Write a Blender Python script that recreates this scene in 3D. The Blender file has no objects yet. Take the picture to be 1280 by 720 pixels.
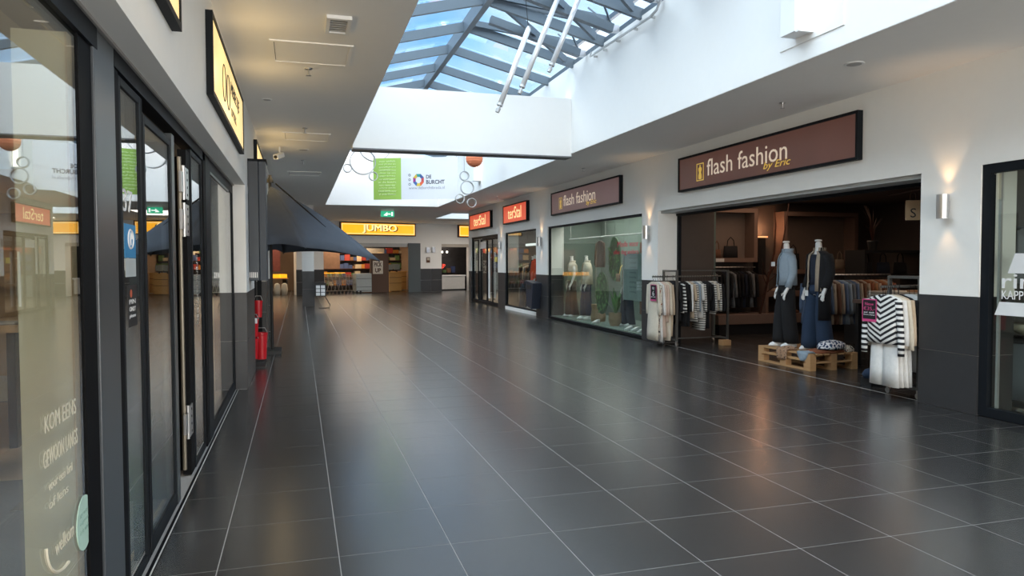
import bpy, bmesh, math, random
from mathutils import Vector, Matrix
S = bpy.context.scene
COL = S.collection
PI = math.pi
V = Vector
# ------------------------------------------------------------------ camera, sky, sun, exposure
H_EYE = 1.557
cd = bpy.data.cameras.new('camera'); cam = bpy.data.objects.new('camera', cd); COL.objects.link(cam)
cd.sensor_width = 36.0; cd.lens = 903.75/1280*36; cd.clip_end = 400; cd.clip_start = 0.05
YAW, PIT, ROL = .2861, .036515, -.0031
fw = V((math.sin(YAW)*math.cos(PIT), math.cos(YAW)*math.cos(PIT), -math.sin(PIT)))
r0 = V((math.cos(YAW), -math.sin(YAW), 0)); u0 = r0.cross(fw)
rr = r0*math.cos(ROL)+u0*math.sin(ROL); uu = -r0*math.sin(ROL)+u0*math.cos(ROL)
M = Matrix.Identity(4)
for i in range(3):
    M[i][0] = rr[i]; M[i][1] = uu[i]; M[i][2] = -fw[i]
M[2][3] = H_EYE
cam.matrix_world = M
S.camera = cam
S.view_settings.view_transform = 'Standard'; S.view_settings.look = 'None'
S.view_settings.exposure = 0.43; S.view_settings.gamma = 1.0; S.view_settings.use_curve_mapping = False

W = bpy.data.worlds.new('sky'); S.world = W; W.use_nodes = True
n = W.node_tree.nodes; l = W.node_tree.links; n.clear()
wo = n.new('ShaderNodeOutputWorld'); bg = n.new('ShaderNodeBackground'); l.new(bg.outputs[0], wo.inputs[0])
tc = n.new('ShaderNodeTexCoord'); nz = n.new('ShaderNodeTexNoise'); nz.inputs['Scale'].default_value = 2.6
nz.inputs['Detail'].default_value = 6; nz.inputs['Roughness'].default_value = .55
cr = n.new('ShaderNodeValToRGB'); cr.color_ramp.elements[0].position = .40; cr.color_ramp.elements[1].position = .60
cr.color_ramp.elements[0].color = (.27, .56, .95, 1); cr.color_ramp.elements[1].color = (.86, .93, 1.0, 1)
l.new(tc.outputs['Generated'], nz.inputs['Vector']); l.new(nz.outputs['Fac'], cr.inputs[0]); l.new(cr.outputs[0], bg.inputs[0])
bg.inputs[1].default_value = 1.30

def light(kind, name, loc, power, color=(1, 1, 1), rot=(0, 0, 0), **k):
    d = bpy.data.lights.new(name, kind); d.energy = power; d.color = color
    for a, b in k.items(): setattr(d, a, b)
    o = bpy.data.objects.new(name, d); COL.objects.link(o); o.location = loc; o.rotation_euler = rot
    return o
# hazy daylight: a very soft sun high over the glass roof, leaning in from the left and from behind
light('SUN', 'hazy_sun', (0, 0, 20), 8.2, (1, .95, .89), (math.radians(14), math.radians(-14), 0), angle=math.radians(110))

# added fill light behind the camera, brightens walls and soffits; no entrance is built
light('AREA', 'rear_fill', (2.9, -5.8, 1.7), 500, (1, .95, .87), (math.radians(90), 0, 0), shape='RECTANGLE', size=6.5, size_y=3.2)
S.cycles.diffuse_bounces = 8; S.cycles.max_bounces = 14; S.cycles.glossy_bounces = 5; S.cycles.transparent_max_bounces = 16; S.cycles.sample_clamp_indirect = 4.0
# ------------------------------------------------------------------ helpers
def parents_loc(p):
    o = V((0, 0, 0))
    while p is not None:
        o += p.location; p = p.parent
    return o
def props(o, label=None, cat=None, group=None, kind=None):
    if label: o['label'] = label
    if cat: o['category'] = cat
    if group: o['group'] = group
    if kind: o['kind'] = kind
    return o
def thing(name, loc, label, cat, group=None):
    o = bpy.data.objects.new(name, None); COL.objects.link(o); o.location = loc; o.empty_display_size = .1
    return props(o, label, cat, group)
def setting(name, loc=(0, 0, 0)):
    o = bpy.data.objects.new(name, None); COL.objects.link(o); o.location = loc
    o['kind'] = 'structure'; return o
class MB:
    def __init__(s, xf=None): s.v = []; s.f = []; s.xf = xf
    def add(s, vs, fs):
        b = len(s.v); s.v += [V(p) for p in vs]; s.f += [tuple(i+b for i in q) for q in fs]; return s
    def box(s, x0, x1, y0, y1, z0, z1):
        return s.add([(x0,y0,z0),(x1,y0,z0),(x1,y1,z0),(x0,y1,z0),(x0,y0,z1),(x1,y0,z1),(x1,y1,z1),(x0,y1,z1)],
            [(3,2,1,0),(4,5,6,7),(0,1,5,4),(1,2,6,5),(2,3,7,6),(3,0,4,7)])
    def bar(s, a, b, w, h, up=(0, 0, 1)):
        a = V(a); b = V(b); d = (b-a).normalized(); up = V(up)
        sd = d.cross(up)
        if sd.length < 1e-4: sd = d.cross(V((1, 0, 0)))
        sd.normalize(); u2 = sd.cross(d).normalized()
        vs = []
        for p in (a, b):
            for i, j in ((-1,-1),(1,-1),(1,1),(-1,1)): vs.append(p+sd*(i*w/2)+u2*(j*h/2))
        return s.add(vs, [(0,1,2,3),(7,6,5,4),(1,0,4,5),(2,1,5,6),(3,2,6,7),(0,3,7,4)])
    def tube(s, pts, r, n=8, cap=True, closed=False):
        pts = [V(p) for p in pts]; N = len(pts); rs = r if isinstance(r, (list, tuple)) else [r]*N
        vs = []; fs = []; prev = None
        for i, p in enumerate(pts):
            if closed: d = (pts[(i+1) % N]-pts[i-1])
            else: d = pts[min(i+1, N-1)]-pts[max(i-1, 0)]
            if d.length < 1e-7: d = V((0, 0, 1))
            d.normalize()
            if prev is None:
                ref = V((0, 0, 1)) if abs(d.z) < .9 else V((1, 0, 0))
                a = d.cross(ref).normalized()
            else:
                a = (prev-d*prev.dot(d)); a = a.normalized() if a.length > 1e-5 else d.cross(V((1,0,0))).normalized()
            prev = a; b = d.cross(a)
            for k in range(n):
                t = 2*PI*k/n; vs.append(p+(a*math.cos(t)+b*math.sin(t))*rs[i])
        R = N if closed else N-1
        for i in range(R):
            j = (i+1) % N
            for k in range(n): fs.append((i*n+k, i*n+(k+1) % n, j*n+(k+1) % n, j*n+k))
        if cap and not closed:
            fs.append(tuple(range(n-1, -1, -1))); fs.append(tuple((N-1)*n+k for k in range(n)))
        return s.add(vs, fs)
    def lathe(s, c, prof, n=16, axis='z'):
        vs = []; fs = []
        for (r, z) in prof:
            for k in range(n):
                t = 2*PI*k/n; vs.append((c[0]+r*math.cos(t), c[1]+r*math.sin(t), c[2]+z))
        m = len(prof)
        for i in range(m-1):
            for k in range(n): fs.append((i*n+k, i*n+(k+1) % n, (i+1)*n+(k+1) % n, (i+1)*n+k))
        fs.append(tuple(range(n-1, -1, -1))); fs.append(tuple((m-1)*n+k for k in range(n)))
        return s.add(vs, fs)
    def prism(s, poly, ax, d0, d1):
        # poly: (a,b) list in the plane normal to ax ; ax in 'xyz'
        def P(a, b, d): return {'x': (d, a, b), 'y': (a, d, b), 'z': (a, b, d)}[ax]
        n = len(poly); vs = [P(a, b, d0) for a, b in poly]+[P(a, b, d1) for a, b in poly]
        fs = [tuple(range(n-1, -1, -1)), tuple(range(n, 2*n))]+[(i, (i+1) % n, n+(i+1) % n, n+i) for i in range(n)]
        return s.add(vs, fs)
    def grid(s, pts):      # rows of points
        R = len(pts); C = len(pts[0]); vs = [p for r in pts for p in r]
        return s.add(vs, [(i*C+j, i*C+j+1, (i+1)*C+j+1, (i+1)*C+j) for i in range(R-1) for j in range(C-1)])
    def loft(s, rings, n=14, cap=True, gap=0, folds=0, seed=0, foldk=5):
        # ring: (center, rx, ry, yawangle) horizontal ellipses; or (center, rx, ry, ax, ay) with explicit axes
        vs = []; fs = []; rnd = random.Random(seed); ph = rnd.random()*6; ph2 = rnd.random()*6; m = len(rings)
        for i, rg in enumerate(rings):
            c = V(rg[0]); rx, ry = rg[1], rg[2]
            if len(rg) == 4: ax = V((math.cos(rg[3]), math.sin(rg[3]), 0)); ay = V((-math.sin(rg[3]), math.cos(rg[3]), 0))
            else: ax, ay = V(rg[3]), V(rg[4])
            k0 = n if not gap else n+1
            for k in range(k0):
                t = gap/2+(2*PI-gap)*k/n
                q = 1+folds*(.35+.65*i/max(1, m-1))*(math.sin(foldk*t+ph+i*.35)+.6*math.sin((foldk+4)*t+ph2-i*.5))
                vs.append(c+ax*(rx*math.cos(t)*q)+ay*(ry*math.sin(t)*q))
        if gap:
            C = n+1
            for i in range(m-1):
                for k in range(n): fs.append((i*C+k, i*C+k+1, (i+1)*C+k+1, (i+1)*C+k))
        else:
            for i in range(m-1):
                for k in range(n): fs.append((i*n+k, i*n+(k+1) % n, (i+1)*n+(k+1) % n, (i+1)*n+k))
            if cap: fs.append(tuple(range(n-1, -1, -1))); fs.append(tuple((m-1)*n+k for k in range(n)))
        return s.add(vs, fs)
    def build(s, name, mat, parent=None, at=None, smooth=False, bevel=0, solid=0, sub=0, fix=True):
        me = bpy.data.meshes.new(name)
        org = parents_loc(parent)
        loc = V(at) if at is not None else V((0, 0, 0))
        if parent is not None: loc = V((0, 0, 0))
        vs = [(s.xf @ p if s.xf else p)-org-loc for p in s.v]
        me.from_pydata([tuple(p) for p in vs], [], s.f)
        if fix:
            bm = bmesh.new(); bm.from_mesh(me); bmesh.ops.recalc_face_normals(bm, faces=bm.faces); bm.to_mesh(me); bm.free()
        if smooth:
            for p in me.polygons: p.use_smooth = True
        if mat is not None: me.materials.append(mat)
        o = bpy.data.objects.new(name, me); COL.objects.link(o); o.location = loc
        if parent is not None: o.parent = parent
        if solid: m = o.modifiers.new('thick', 'SOLIDIFY'); m.thickness = solid; m.offset = 0
        if sub: m = o.modifiers.new('sub', 'SUBSURF'); m.levels = sub; m.render_levels = sub
        if bevel: m = o.modifiers.new('bev', 'BEVEL'); m.width = bevel; m.segments = 2; m.limit_method = 'ANGLE'
        return o
def dup(o, loc=None, rotz=None, label=None, parent=None):
    c = o.copy(); COL.objects.link(c)
    if parent is not None: c.parent = parent
    if loc is not None: c.location = loc
    if rotz is not None: c.rotation_euler = (0, 0, rotz)
    if label: c['label'] = label
    for ch in list(o.children): dup(ch, parent=c)
    return c
def text(name, s, mat, parent, face, pos, size=None, width=None, height=None, align='LEFT', shear=0, ext=.003, at=None, bold=0, label=None, spacing=1):
    """face: (right, up) unit vectors. pos: world point of the baseline's left/centre. one mesh."""
    cu = bpy.data.curves.new(name, 'FONT'); cu.body = s; cu.size = 1; cu.extrude = 0; cu.resolution_u = 3; cu.shear = shear; cu.offset = bold
    cu.space_character = spacing
    to = bpy.data.objects.new('tmp', cu)
    COL.objects.link(to)
    dg = bpy.context.evaluated_depsgraph_get(); dg.update()
    me = bpy.data.meshes.new_from_object(to.evaluated_get(dg)); bpy.data.objects.remove(to); bpy.data.curves.remove(cu)
    xs = [v.co.x for v in me.vertices]; ys = [v.co.y for v in me.vertices]
    w = max(xs)-min(xs); h = max(ys)-min(ys)
    sy = (height/h) if height else (size or 1); sx = width/w if width else sy
    R, U = V(face[0]), V(face[1]); N = R.cross(U)
    x0 = min(xs) if align == 'LEFT' else (min(xs)+max(xs))/2
    y0 = min(ys) if height else 0
    P = V(pos); org = parents_loc(parent) if parent else (V(at) if at else V((0,0,0)))
    bm = bmesh.new(); bm.from_mesh(me)
    r = bmesh.ops.extrude_face_region(bm, geom=bm.faces[:])
    top = {v for v in r['geom'] if isinstance(v, bmesh.types.BMVert)}
    for v in bm.verts:
        c = v.co; v.co = P+R*((c.x-x0)*sx)+U*((c.y-y0)*sy)+N*(ext if v in top else 0)-org
    bmesh.ops.recalc_face_normals(bm, faces=bm.faces)
    bm.to_mesh(me); bm.free(); me.materials.clear(); me.materials.append(mat); me.name = name
    o = bpy.data.objects.new(name, me); COL.objects.link(o)
    if parent is not None: o.parent = parent
    elif at: o.location = at
    if label: o['label'] = label
    return o

# ------------------------------------------------------------------ materials
def nodes(name):
    m = bpy.data.materials.new(name); m.use_nodes = True
    return m, m.node_tree.nodes, m.node_tree.links, m.node_tree.nodes['Principled BSDF']
def mat(name, col, rough=.6, metal=0, var=.08, scale=8, bump=0, bscale=60, spec=.5, rvar=0, objvar=0, coords='Object'):
    m, n, l, b = nodes(name)
    b.inputs['Roughness'].default_value = rough; b.inputs['Metallic'].default_value = metal
    b.inputs['Specular IOR Level'].default_value = spec
    tc = n.new('ShaderNodeTexCoord'); nz = n.new('ShaderNodeTexNoise'); nz.inputs['Scale'].default_value = scale; nz.inputs['Detail'].default_value = 4
    l.new(tc.outputs[coords], nz.inputs['Vector'])
    mr = n.new('ShaderNodeMapRange'); mr.inputs['To Min'].default_value = 1-var; mr.inputs['To Max'].default_value = 1+var
    l.new(nz.outputs['Fac'], mr.inputs['Value'])
    vm = n.new('ShaderNodeVectorMath'); vm.operation = 'SCALE'; vm.inputs[0].default_value = col[:3]; l.new(mr.outputs[0], vm.inputs['Scale'])
    out = vm.outputs[0]
    if objvar:
        oi = n.new('ShaderNodeObjectInfo'); m2 = n.new('ShaderNodeMapRange'); m2.inputs['To Min'].default_value = 1-objvar; m2.inputs['To Max'].default_value = 1+objvar
        l.new(oi.outputs['Random'], m2.inputs['Value']); v2 = n.new('ShaderNodeVectorMath'); v2.operation = 'SCALE'
        l.new(out, v2.inputs[0]); l.new(m2.outputs[0], v2.inputs['Scale']); out = v2.outputs[0]
    l.new(out, b.inputs['Base Color'])
    if rvar:
        m3 = n.new('ShaderNodeMapRange'); m3.inputs['To Min'].default_value = rough-rvar; m3.inputs['To Max'].default_value = rough+rvar
        l.new(nz.outputs['Fac'], m3.inputs['Value']); l.new(m3.outputs[0], b.inputs['Roughness'])
    if bump:
        n2 = n.new('ShaderNodeTexNoise'); n2.inputs['Scale'].default_value = bscale; n2.inputs['Detail'].default_value = 3; l.new(tc.outputs[coords], n2.inputs['Vector'])
        bp = n.new('ShaderNodeBump'); bp.inputs['Strength'].default_value = bump; bp.inputs['Distance'].default_value = .01
        l.new(n2.outputs['Fac'], bp.inputs['Height']); l.new(bp.outputs[0], b.inputs['Normal'])
    return m
def emis(name, col, strength, col2=None, scale=3):
    m, n, l, b = nodes(name)
    b.inputs['Roughness'].default_value = .35
    b.inputs['Emission Strength'].default_value = strength
    tc = n.new('ShaderNodeTexCoord'); nz = n.new('ShaderNodeTexNoise'); nz.inputs['Scale'].default_value = scale
    l.new(tc.outputs['Object'], nz.inputs['Vector'])
    mx = n.new('ShaderNodeMix'); mx.data_type = 'RGBA'; l.new(nz.outputs['Fac'], mx.inputs[0])
    c2 = col2 or tuple(c*.85 for c in col)
    mx.inputs[6].default_value = (*col, 1); mx.inputs[7].default_value = (*c2, 1)
    l.new(mx.outputs[2], b.inputs['Base Color']); l.new(mx.outputs[2], b.inputs['Emission Color'])
    return m
def glass(name, tint=(.93, .97, .95), base=.06, k=.9, p=4.0, dirt=0):
    m, n, l, b = nodes(name); n.remove(b); out = [x for x in n if x.type == 'OUTPUT_MATERIAL'][0]
    tr = n.new('ShaderNodeBsdfTransparent'); tr.inputs[0].default_value = (*tint, 1)
    gl = n.new('ShaderNodeBsdfGlossy'); gl.inputs['Roughness'].default_value = 0.0; gl.inputs[0].default_value = (1, 1, 1, 1)
    ge = n.new('ShaderNodeNewGeometry'); dt = n.new('ShaderNodeVectorMath'); dt.operation = 'DOT_PRODUCT'
    l.new(ge.outputs['Normal'], dt.inputs[0]); l.new(ge.outputs['Incoming'], dt.inputs[1])
    def mth(op, a, b_):
        q = n.new('ShaderNodeMath'); q.operation = op
        for i, x in enumerate((a, b_)):
            if x is None: continue
            if isinstance(x, (int, float)): q.inputs[i].default_value = x
            else: l.new(x, q.inputs[i])
        return q.outputs[0]
    c = mth('ABSOLUTE', dt.outputs['Value'], None); c = mth('SUBTRACT', 1.0, c); c = mth('POWER', c, p); c = mth('MULTIPLY', c, k); c = mth('ADD', c, base)
    c = mth('MINIMUM', c, 1.0)
    mx = n.new('ShaderNodeMixShader'); l.new(c, mx.inputs[0]); l.new(tr.outputs[0], mx.inputs[1]); l.new(gl.outputs[0], mx.inputs[2]); l.new(mx.outputs[0], out.inputs[0])
    return m
def ramp_mat(name, cols, tex='wave', scale=6, rough=.8, direction='Z', dist=0, coords='Object', const=True, detail=2, bump=0):
    m, n, l, b = nodes(name); b.inputs['Roughness'].default_value = rough
    tc = n.new('ShaderNodeTexCoord')
    if tex == 'wave':
        t = n.new('ShaderNodeTexWave'); t.bands_direction = direction; t.inputs['Scale'].default_value = scale; t.inputs['Distortion'].default_value = dist; o = t.outputs['Fac']
    elif tex == 'noise':
        t = n.new('ShaderNodeTexNoise'); t.inputs['Scale'].default_value = scale; t.inputs['Detail'].default_value = detail; o = t.outputs['Fac']
    elif tex == 'voronoi':
        t = n.new('ShaderNodeTexVoronoi'); t.inputs['Scale'].default_value = scale; o = t.outputs['Distance']
    l.new(tc.outputs[coords], t.inputs['Vector'])
    cr = n.new('ShaderNodeValToRGB'); r = cr.color_ramp
    if const: r.interpolation = 'CONSTANT'
    while len(r.elements) < len(cols): r.elements.new(.5)
    for e, (p, c) in zip(r.elements, sorted(cols)): e.position = p; e.color = (*c, 1)
    l.new(o, cr.inputs[0]); l.new(cr.outputs[0], b.inputs['Base Color'])
    return m
def wood(name, c1, c2, rough=.55, scale=3):
    m, n, l, b = nodes(name); b.inputs['Roughness'].default_value = rough
    tc = n.new('ShaderNodeTexCoord'); mp = n.new('ShaderNodeMapping'); mp.inputs['Scale'].default_value = (1.5, 1.5, 14)
    nz = n.new('ShaderNodeTexNoise'); nz.inputs['Scale'].default_value = scale; nz.inputs['Detail'].default_value = 5
    l.new(tc.outputs['Object'], mp.inputs[0]); l.new(mp.outputs[0], nz.inputs['Vector'])
    mx = n.new('ShaderNodeMix'); mx.data_type = 'RGBA'; l.new(nz.outputs['Fac'], mx.inputs[0])
    mx.inputs[6].default_value = (*c1, 1); mx.inputs[7].default_value = (*c2, 1); l.new(mx.outputs[2], b.inputs['Base Color'])
    return m

M_WALL = mat('white_wall_paint', (.86, .845, .81), .7, var=.02, bump=.05, bscale=140)
M_CEIL = mat('ceiling_paint', (.88, .86, .83), .75, var=.015, bump=.04, bscale=160)
M_WELL = mat('well_paint', (.81, .80, .785), .7, var=.015, bump=.04, bscale=120)
def coat(m, w=.10, r=.18):
    b = m.node_tree.nodes['Principled BSDF']; b.inputs['Coat Weight'].default_value = w; b.inputs['Coat Roughness'].default_value = r; return m
def tile_mat():
    m = mat('dark_porcelain_tile', (.028, .027, .027), .25, var=.18, scale=22, bump=.010, bscale=300, spec=.85, rvar=.03, objvar=.10)
    return coat(m)
M_TILE = tile_mat()
M_TILE2 = mat('dark_tile_beyond', (.028, .027, .027), .25, var=.2, scale=4, spec=.85, rvar=.03)
coat(M_TILE2)
M_GROUT = mat('grout', (.29, .28, .27), .8, var=.2, scale=3)
M_WTILE = mat('dark_wall_tile', (.033, .033, .035), .45, var=.2, scale=10, bump=.05, bscale=120, objvar=.1)
M_WGROUT = mat('wall_grout', (.26, .25, .23), .8)
M_FRAME = mat('anthracite_frame', (.009, .011, .014), .5, var=.05, spec=.12)
M_FRAMEB = mat('black_gasket', (.006, .006, .007), .6, var=.05, spec=.08)
M_POST = mat('grey_post', (.055, .062, .070), .30, metal=.1, var=.05)
M_GLASS = glass('shop_glass')
M_GLASSR = glass('display_glass', base=.05, k=.62, p=4.5)
M_GLASSD = glass('door_glass', base=.08)
M_SKYG = glass('roof_glass', tint=(.84, .92, .97), base=.04, k=.8, p=5)
M_STEEL = mat('grey_steel', (.11, .14, .17), .45, metal=.2, var=.06)
M_CHROME = mat('brushed_chrome', (.62, .62, .63), .28, metal=1, var=.05)
M_SILVER = mat('silver_paint', (.5, .5, .5), .4, metal=.6)
M_WHITE = mat('white_plastic', (.8, .8, .8), .45, var=.02)
M_BLACK = mat('black_plastic', (.012, .012, .013), .5)
M_BLACKCLOTH = mat('black_cloth', (.007, .007, .009), .9, var=.2, bump=.2)
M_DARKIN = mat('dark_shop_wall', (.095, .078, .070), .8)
M_MANN = mat('mannequin_white', (.78, .77, .75), .4, var=.02)
M_WOODP = wood('pallet_wood', (.38, .20, .085), (.54, .32, .15), .7)
M_OAK = wood('oak', (.45, .29, .16), (.58, .40, .24), .5)
# ------------------------------------------------------------------ setting: floor with its tiles
XL, XR, YN, YF = -.62, 6.5, -6.0, 46.0
TX, TY, X0, Y0 = .6, .6117, -1.0179, 3.8771
floor = MB().box(-9, 16, YN, YF, -.06, -.0009).build('floor', M_GROUT); floor['kind'] = 'structure'
def tile_mesh(w, d, nm, m=None, h=.012, bv=.0015):
    bm = bmesh.new(); bmesh.ops.create_cube(bm, size=1)
    for v in bm.verts:
        v.co.x *= w; v.co.y *= d; v.co.z = (0 if v.co.z > 0 else -h)
    for v in bm.verts:
        if v.co.z == 0: pass
    me = bpy.data.meshes.new(nm); bm.to_mesh(me); bm.free(); me.materials.append(m or M_TILE); return me
full = tile_mesh(TX-.0048, TY-.0048, 'floor_tile')
first = tile_mesh(.308-.005, TY-.005, 'floor_tile_cut'); last = tile_mesh(.31, TY-.005, 'floor_tile_cut_right')
for r in range(-3, 20):
    for k in range(0, 13):
        x = X0+TX*(k+.5); me = full
        if k == 0: x = -.418-.304/2-.0025; me = first
        if k == 12: me = full
        o = bpy.data.objects.new('floor_tile', me); COL.objects.link(o); o.parent = floor
        o.location = (x, Y0+TY*(r+.5), 0)
b = MB()
def addtile(x0, x1, y0, y1): b.box(x0+.0035, x1-.0035, y0+.0035, y1-.0035, -.012, 0)
for r in list(range(-16, -3))+list(range(20, 69)):
    for k in range(0, 13):
        x0 = X0+TX*k; x0 = max(x0, -.7225 if Y0+TY*r < 18 else x0); addtile(x0, X0+TX*(k+1), Y0+TY*r, Y0+TY*(r+1))
for r in range(-16, 69):
    for k in range(13, 27):
        addtile(X0+TX*k, X0+TX*(k+1), Y0+TY*r, Y0+TY*(r+1))
for r in range(24, 69):
    for k in range(-12, 0): addtile(X0+TX*k, X0+TX*(k+1), Y0+TY*r, Y0+TY*(r+1))
o = b.build('further_floor_tiles', M_TILE2, floor); o['kind'] = 'stuff'
thr = MB().box(6.565, 6.578, 6.32, 12.33, -.003, .0012).build('threshold_strip', mat('threshold_strip', (.42, .41, .39), .5), floor)
# shop floors on the left
M_PARQ = wood('parquet', (.36, .25, .16), (.48, .35, .23), .45)
fl = MB().box(-7.5, -.86, -4, 9.3, -.0005, .004).build('floor', M_PARQ); fl['kind'] = 'structure'
MB().box(-3.6, -.88, -4, 5.9, .004, .010).build('grey_carpet', mat('grey_carpet', (.13, .13, .14), .95, var=.3, scale=200, bump=.3), fl)
MB().box(-1.75, -.86, 5.15, 6.75, .004, .014).build('entrance_mat', mat('speckled_mat', (.12, .11, .10), .95, var=.9, scale=90, bump=.4), fl)

# ------------------------------------------------------------------ setting: ceilings, light well and its beam
ZC = 3.55
WX0, WX1, WY0, WY1 = .90, 4.87, -5.0, 26.0
b = MB()
b.box(-9, WX0-.0, YN, YF, ZC, ZC+.25).box(WX1, 6.05, YN, YF, ZC, ZC+.25).box(WX0, WX1, YN, WY0, ZC, ZC+.25).box(WX0, WX1, WY1, YF, ZC, ZC+.25)
b.box(6.05, 9.6, YN, 29.4, ZC, ZC+.25).box(6.05, 9.6, 33.0, YF, ZC, ZC+.25).box(9.6, 16, YN, YF, ZC, ZC+.25)
ceil = b.build('ceiling', M_CEIL); ceil['kind'] = 'structure'
b = MB()
b.box(WX0-.18, WX0+.004, WY0-.18, WY1+.18, ZC+.004, 5.15).box(WX1-.004, WX1+.18, WY0-.18, WY1+.18, ZC+.004, 5.15)
b.box(WX0, WX1, WY0-.18, WY0+.004, ZC+.004, 5.15).box(WX0, WX1, WY1-.004, WY1+.18, ZC+.004, 5.15)
b.prism([(WX0-.1, 5.15), (WX1+.1, 5.15), (2.87, 5.72)], 'y', WY1+.02, WY1+.15).prism([(WX0-.1, 5.15), (WX1+.1, 5.15), (2.87, 5.72)], 'y', WY0-.15, WY0-.02)
for x0, x1, y0, y1 in ((5.95, 6.05, 29.3, 33.1), (9.6, 9.7, 29.3, 33.1), (6.05, 9.6, 29.3, 29.4), (6.05, 9.6, 33, 33.1)): b.box(x0, x1, y0, y1, ZC+.26, 4.9)
b.build('light_well_wall', M_WELL, ceil)
MB().box(WX1-.016, WX1-.004, 5.62, 6.55, 3.735, 5.0).build('access_panel', M_WELL, ceil)
beam = MB().box(WX0, WX1, 12.62, 12.92, 3.50, 4.56).build('trim_1', M_WELL); beam['kind'] = 'structure'
MB().box(WX0, WX1, 12.60, 12.94, 3.475, 3.50).build('dark_edge', mat('edge_profile', (.14, .14, .15), .5), beam)  # thin dark strip along the underside of the beam

# ------------------------------------------------------------------ setting: long walls with wainscot tiles
def wainscot(parent, face, a0, a1, at, dirn, top=1.19, rows=2):
    """tiles on a pillar. face 'x': plane x=at spanning y a0..a1, tile proud toward dirn ; face 'y' likewise"""
    L = a1-a0; ncol = max(1, round(L/.62)) if L > .9 else 1
    if L > .6 and L <= .9: ncol = 1
    hz = top/rows; t = .012
    for c in range(ncol):
        for r in range(rows):
            p0 = a0+L*c/ncol+.002; p1 = a0+L*(c+1)/ncol-.002; z0 = hz*r+.003; z1 = hz*(r+1)-.003
            q0, q1 = sorted((at, at+dirn*t))
            m = MB()
            if face == 'x': m.box(q0, q1, p0, p1, z0, z1)
            else: m.box(p0, p1, q0, q1, z0, z1)
            m.build('wall_tile', M_WTILE, parent)
wr = MB()
RP = [(5.60, 6.32), (12.33, 13.0), (18.65, 19.65), (22.9, 23.8), (27.86, 28.2), (-1.2, -.4)]
wr.box(XR, 6.97, YN, 28.2, 2.5, ZC)
for a, c in RP: wr.box(XR, 6.97, a, c, 1.19, 2.5).box(XR+.012, 6.958, a+.012, c-.012, 0, 1.19)
wr.box(XR, 6.7, 19.65, 22.9, 0, .10)
wall_r = wr.build('wall_right', M_WALL); wall_r['kind'] = 'structure'
for a, c in RP:
    wainscot(wall_r, 'x', a, c, XR+.012, -1)
    wainscot(wall_r, 'y', XR+.002, 6.97, a+.012, -1)
    wainscot(wall_r, 'y', XR+.002, 6.97, c-.012, 1)
b = MB()     # joints behind tiles
for a, c in RP: b.box(XR+.007, 6.965, a+.007, c-.007, .003, 1.188)
b.build('tile_joints', M_WGROUT, wall_r)
MB().box(XR+.06, 6.9, 6.32, 12.33, 2.455, 2.5).build('shutter_track', mat('shutter_track', (.42, .43, .42), .5), wall_r)
b = MB().box(6.90, 6.96, 12.27, 12.33, 0, 2.44).box(6.90, 6.96, 6.32, 6.36, 0, 2.44).box(6.88, 6.96, 6.32, 12.33, 2.41, 2.455)
b.build('opening_frame', M_FRAME, wall_r)
wl = MB()
LP = [(9.40, 11.0), (14.75, 15.6), (17.1, 18.5), (-1.5, -.7)]
wl.box(-1.05, XL, YN, 18.5, 2.5, ZC)
for a, c in LP: wl.box(-1.0, XL, a, c, 1.19, 2.5).box(-.988, XL-.012, a+.012, c-.012, 0, 1.19)
wall_l = wl.build('wall_left', M_WALL); wall_l['kind'] = 'structure'
b = MB()
for a, c in LP:
    wainscot(wall_l, 'x', a, c, XL-.012, 1); wainscot(wall_l, 'y', -1.0, XL-.002, a+.012, -1)
    b.box(-.995, XL-.007, a+.007, c-.007, .003, 1.188)
b.build('tile_joints', M_WGROUT, wall_l)
# dark soffit lining behind the lintel face, and the pale kerb strip
MB().box(-1.04, -.745, -4, 9.4, 2.485, 2.5).build('soffit_lining', mat('soffit_lining', (.30, .29, .28), .6), wall_l)
k = MB().box(-.736, -.729, YN, 9.4, 0, .003).build('trim_2', mat('kerb_strip', (.55, .53, .50), .5)); k['kind'] = 'structure'
# walls of the hall that close it behind the camera and far off
w = MB().box(-9, 16, YN-.2, YN, 0, ZC).build('wall_near', M_WALL); w['kind'] = 'structure'

# column in the hall
col = thing('column', (.30, 26.6, 0), 'free-standing white column with dark tiled base near the supermarket', 'column')
MB().box(.10, .50, 26.4, 26.8, 1.24, ZC).build('shaft', M_WALL, col)
for z0, z1 in ((.003, .61), (.617, 1.235)):
    for s in (26.395, 26.795): MB().box(.095, .505, s, s+.012, z0, z1).build('wall_tile', M_WTILE, col)
    for s in (.093, .497): MB().box(s, s+.012, 26.408, 26.794, z0, z1).build('wall_tile', M_WTILE, col)
MB().box(.107, .495, 26.409, 26.792, 0, 1.24).build('core', M_WGROUT, col)

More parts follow.
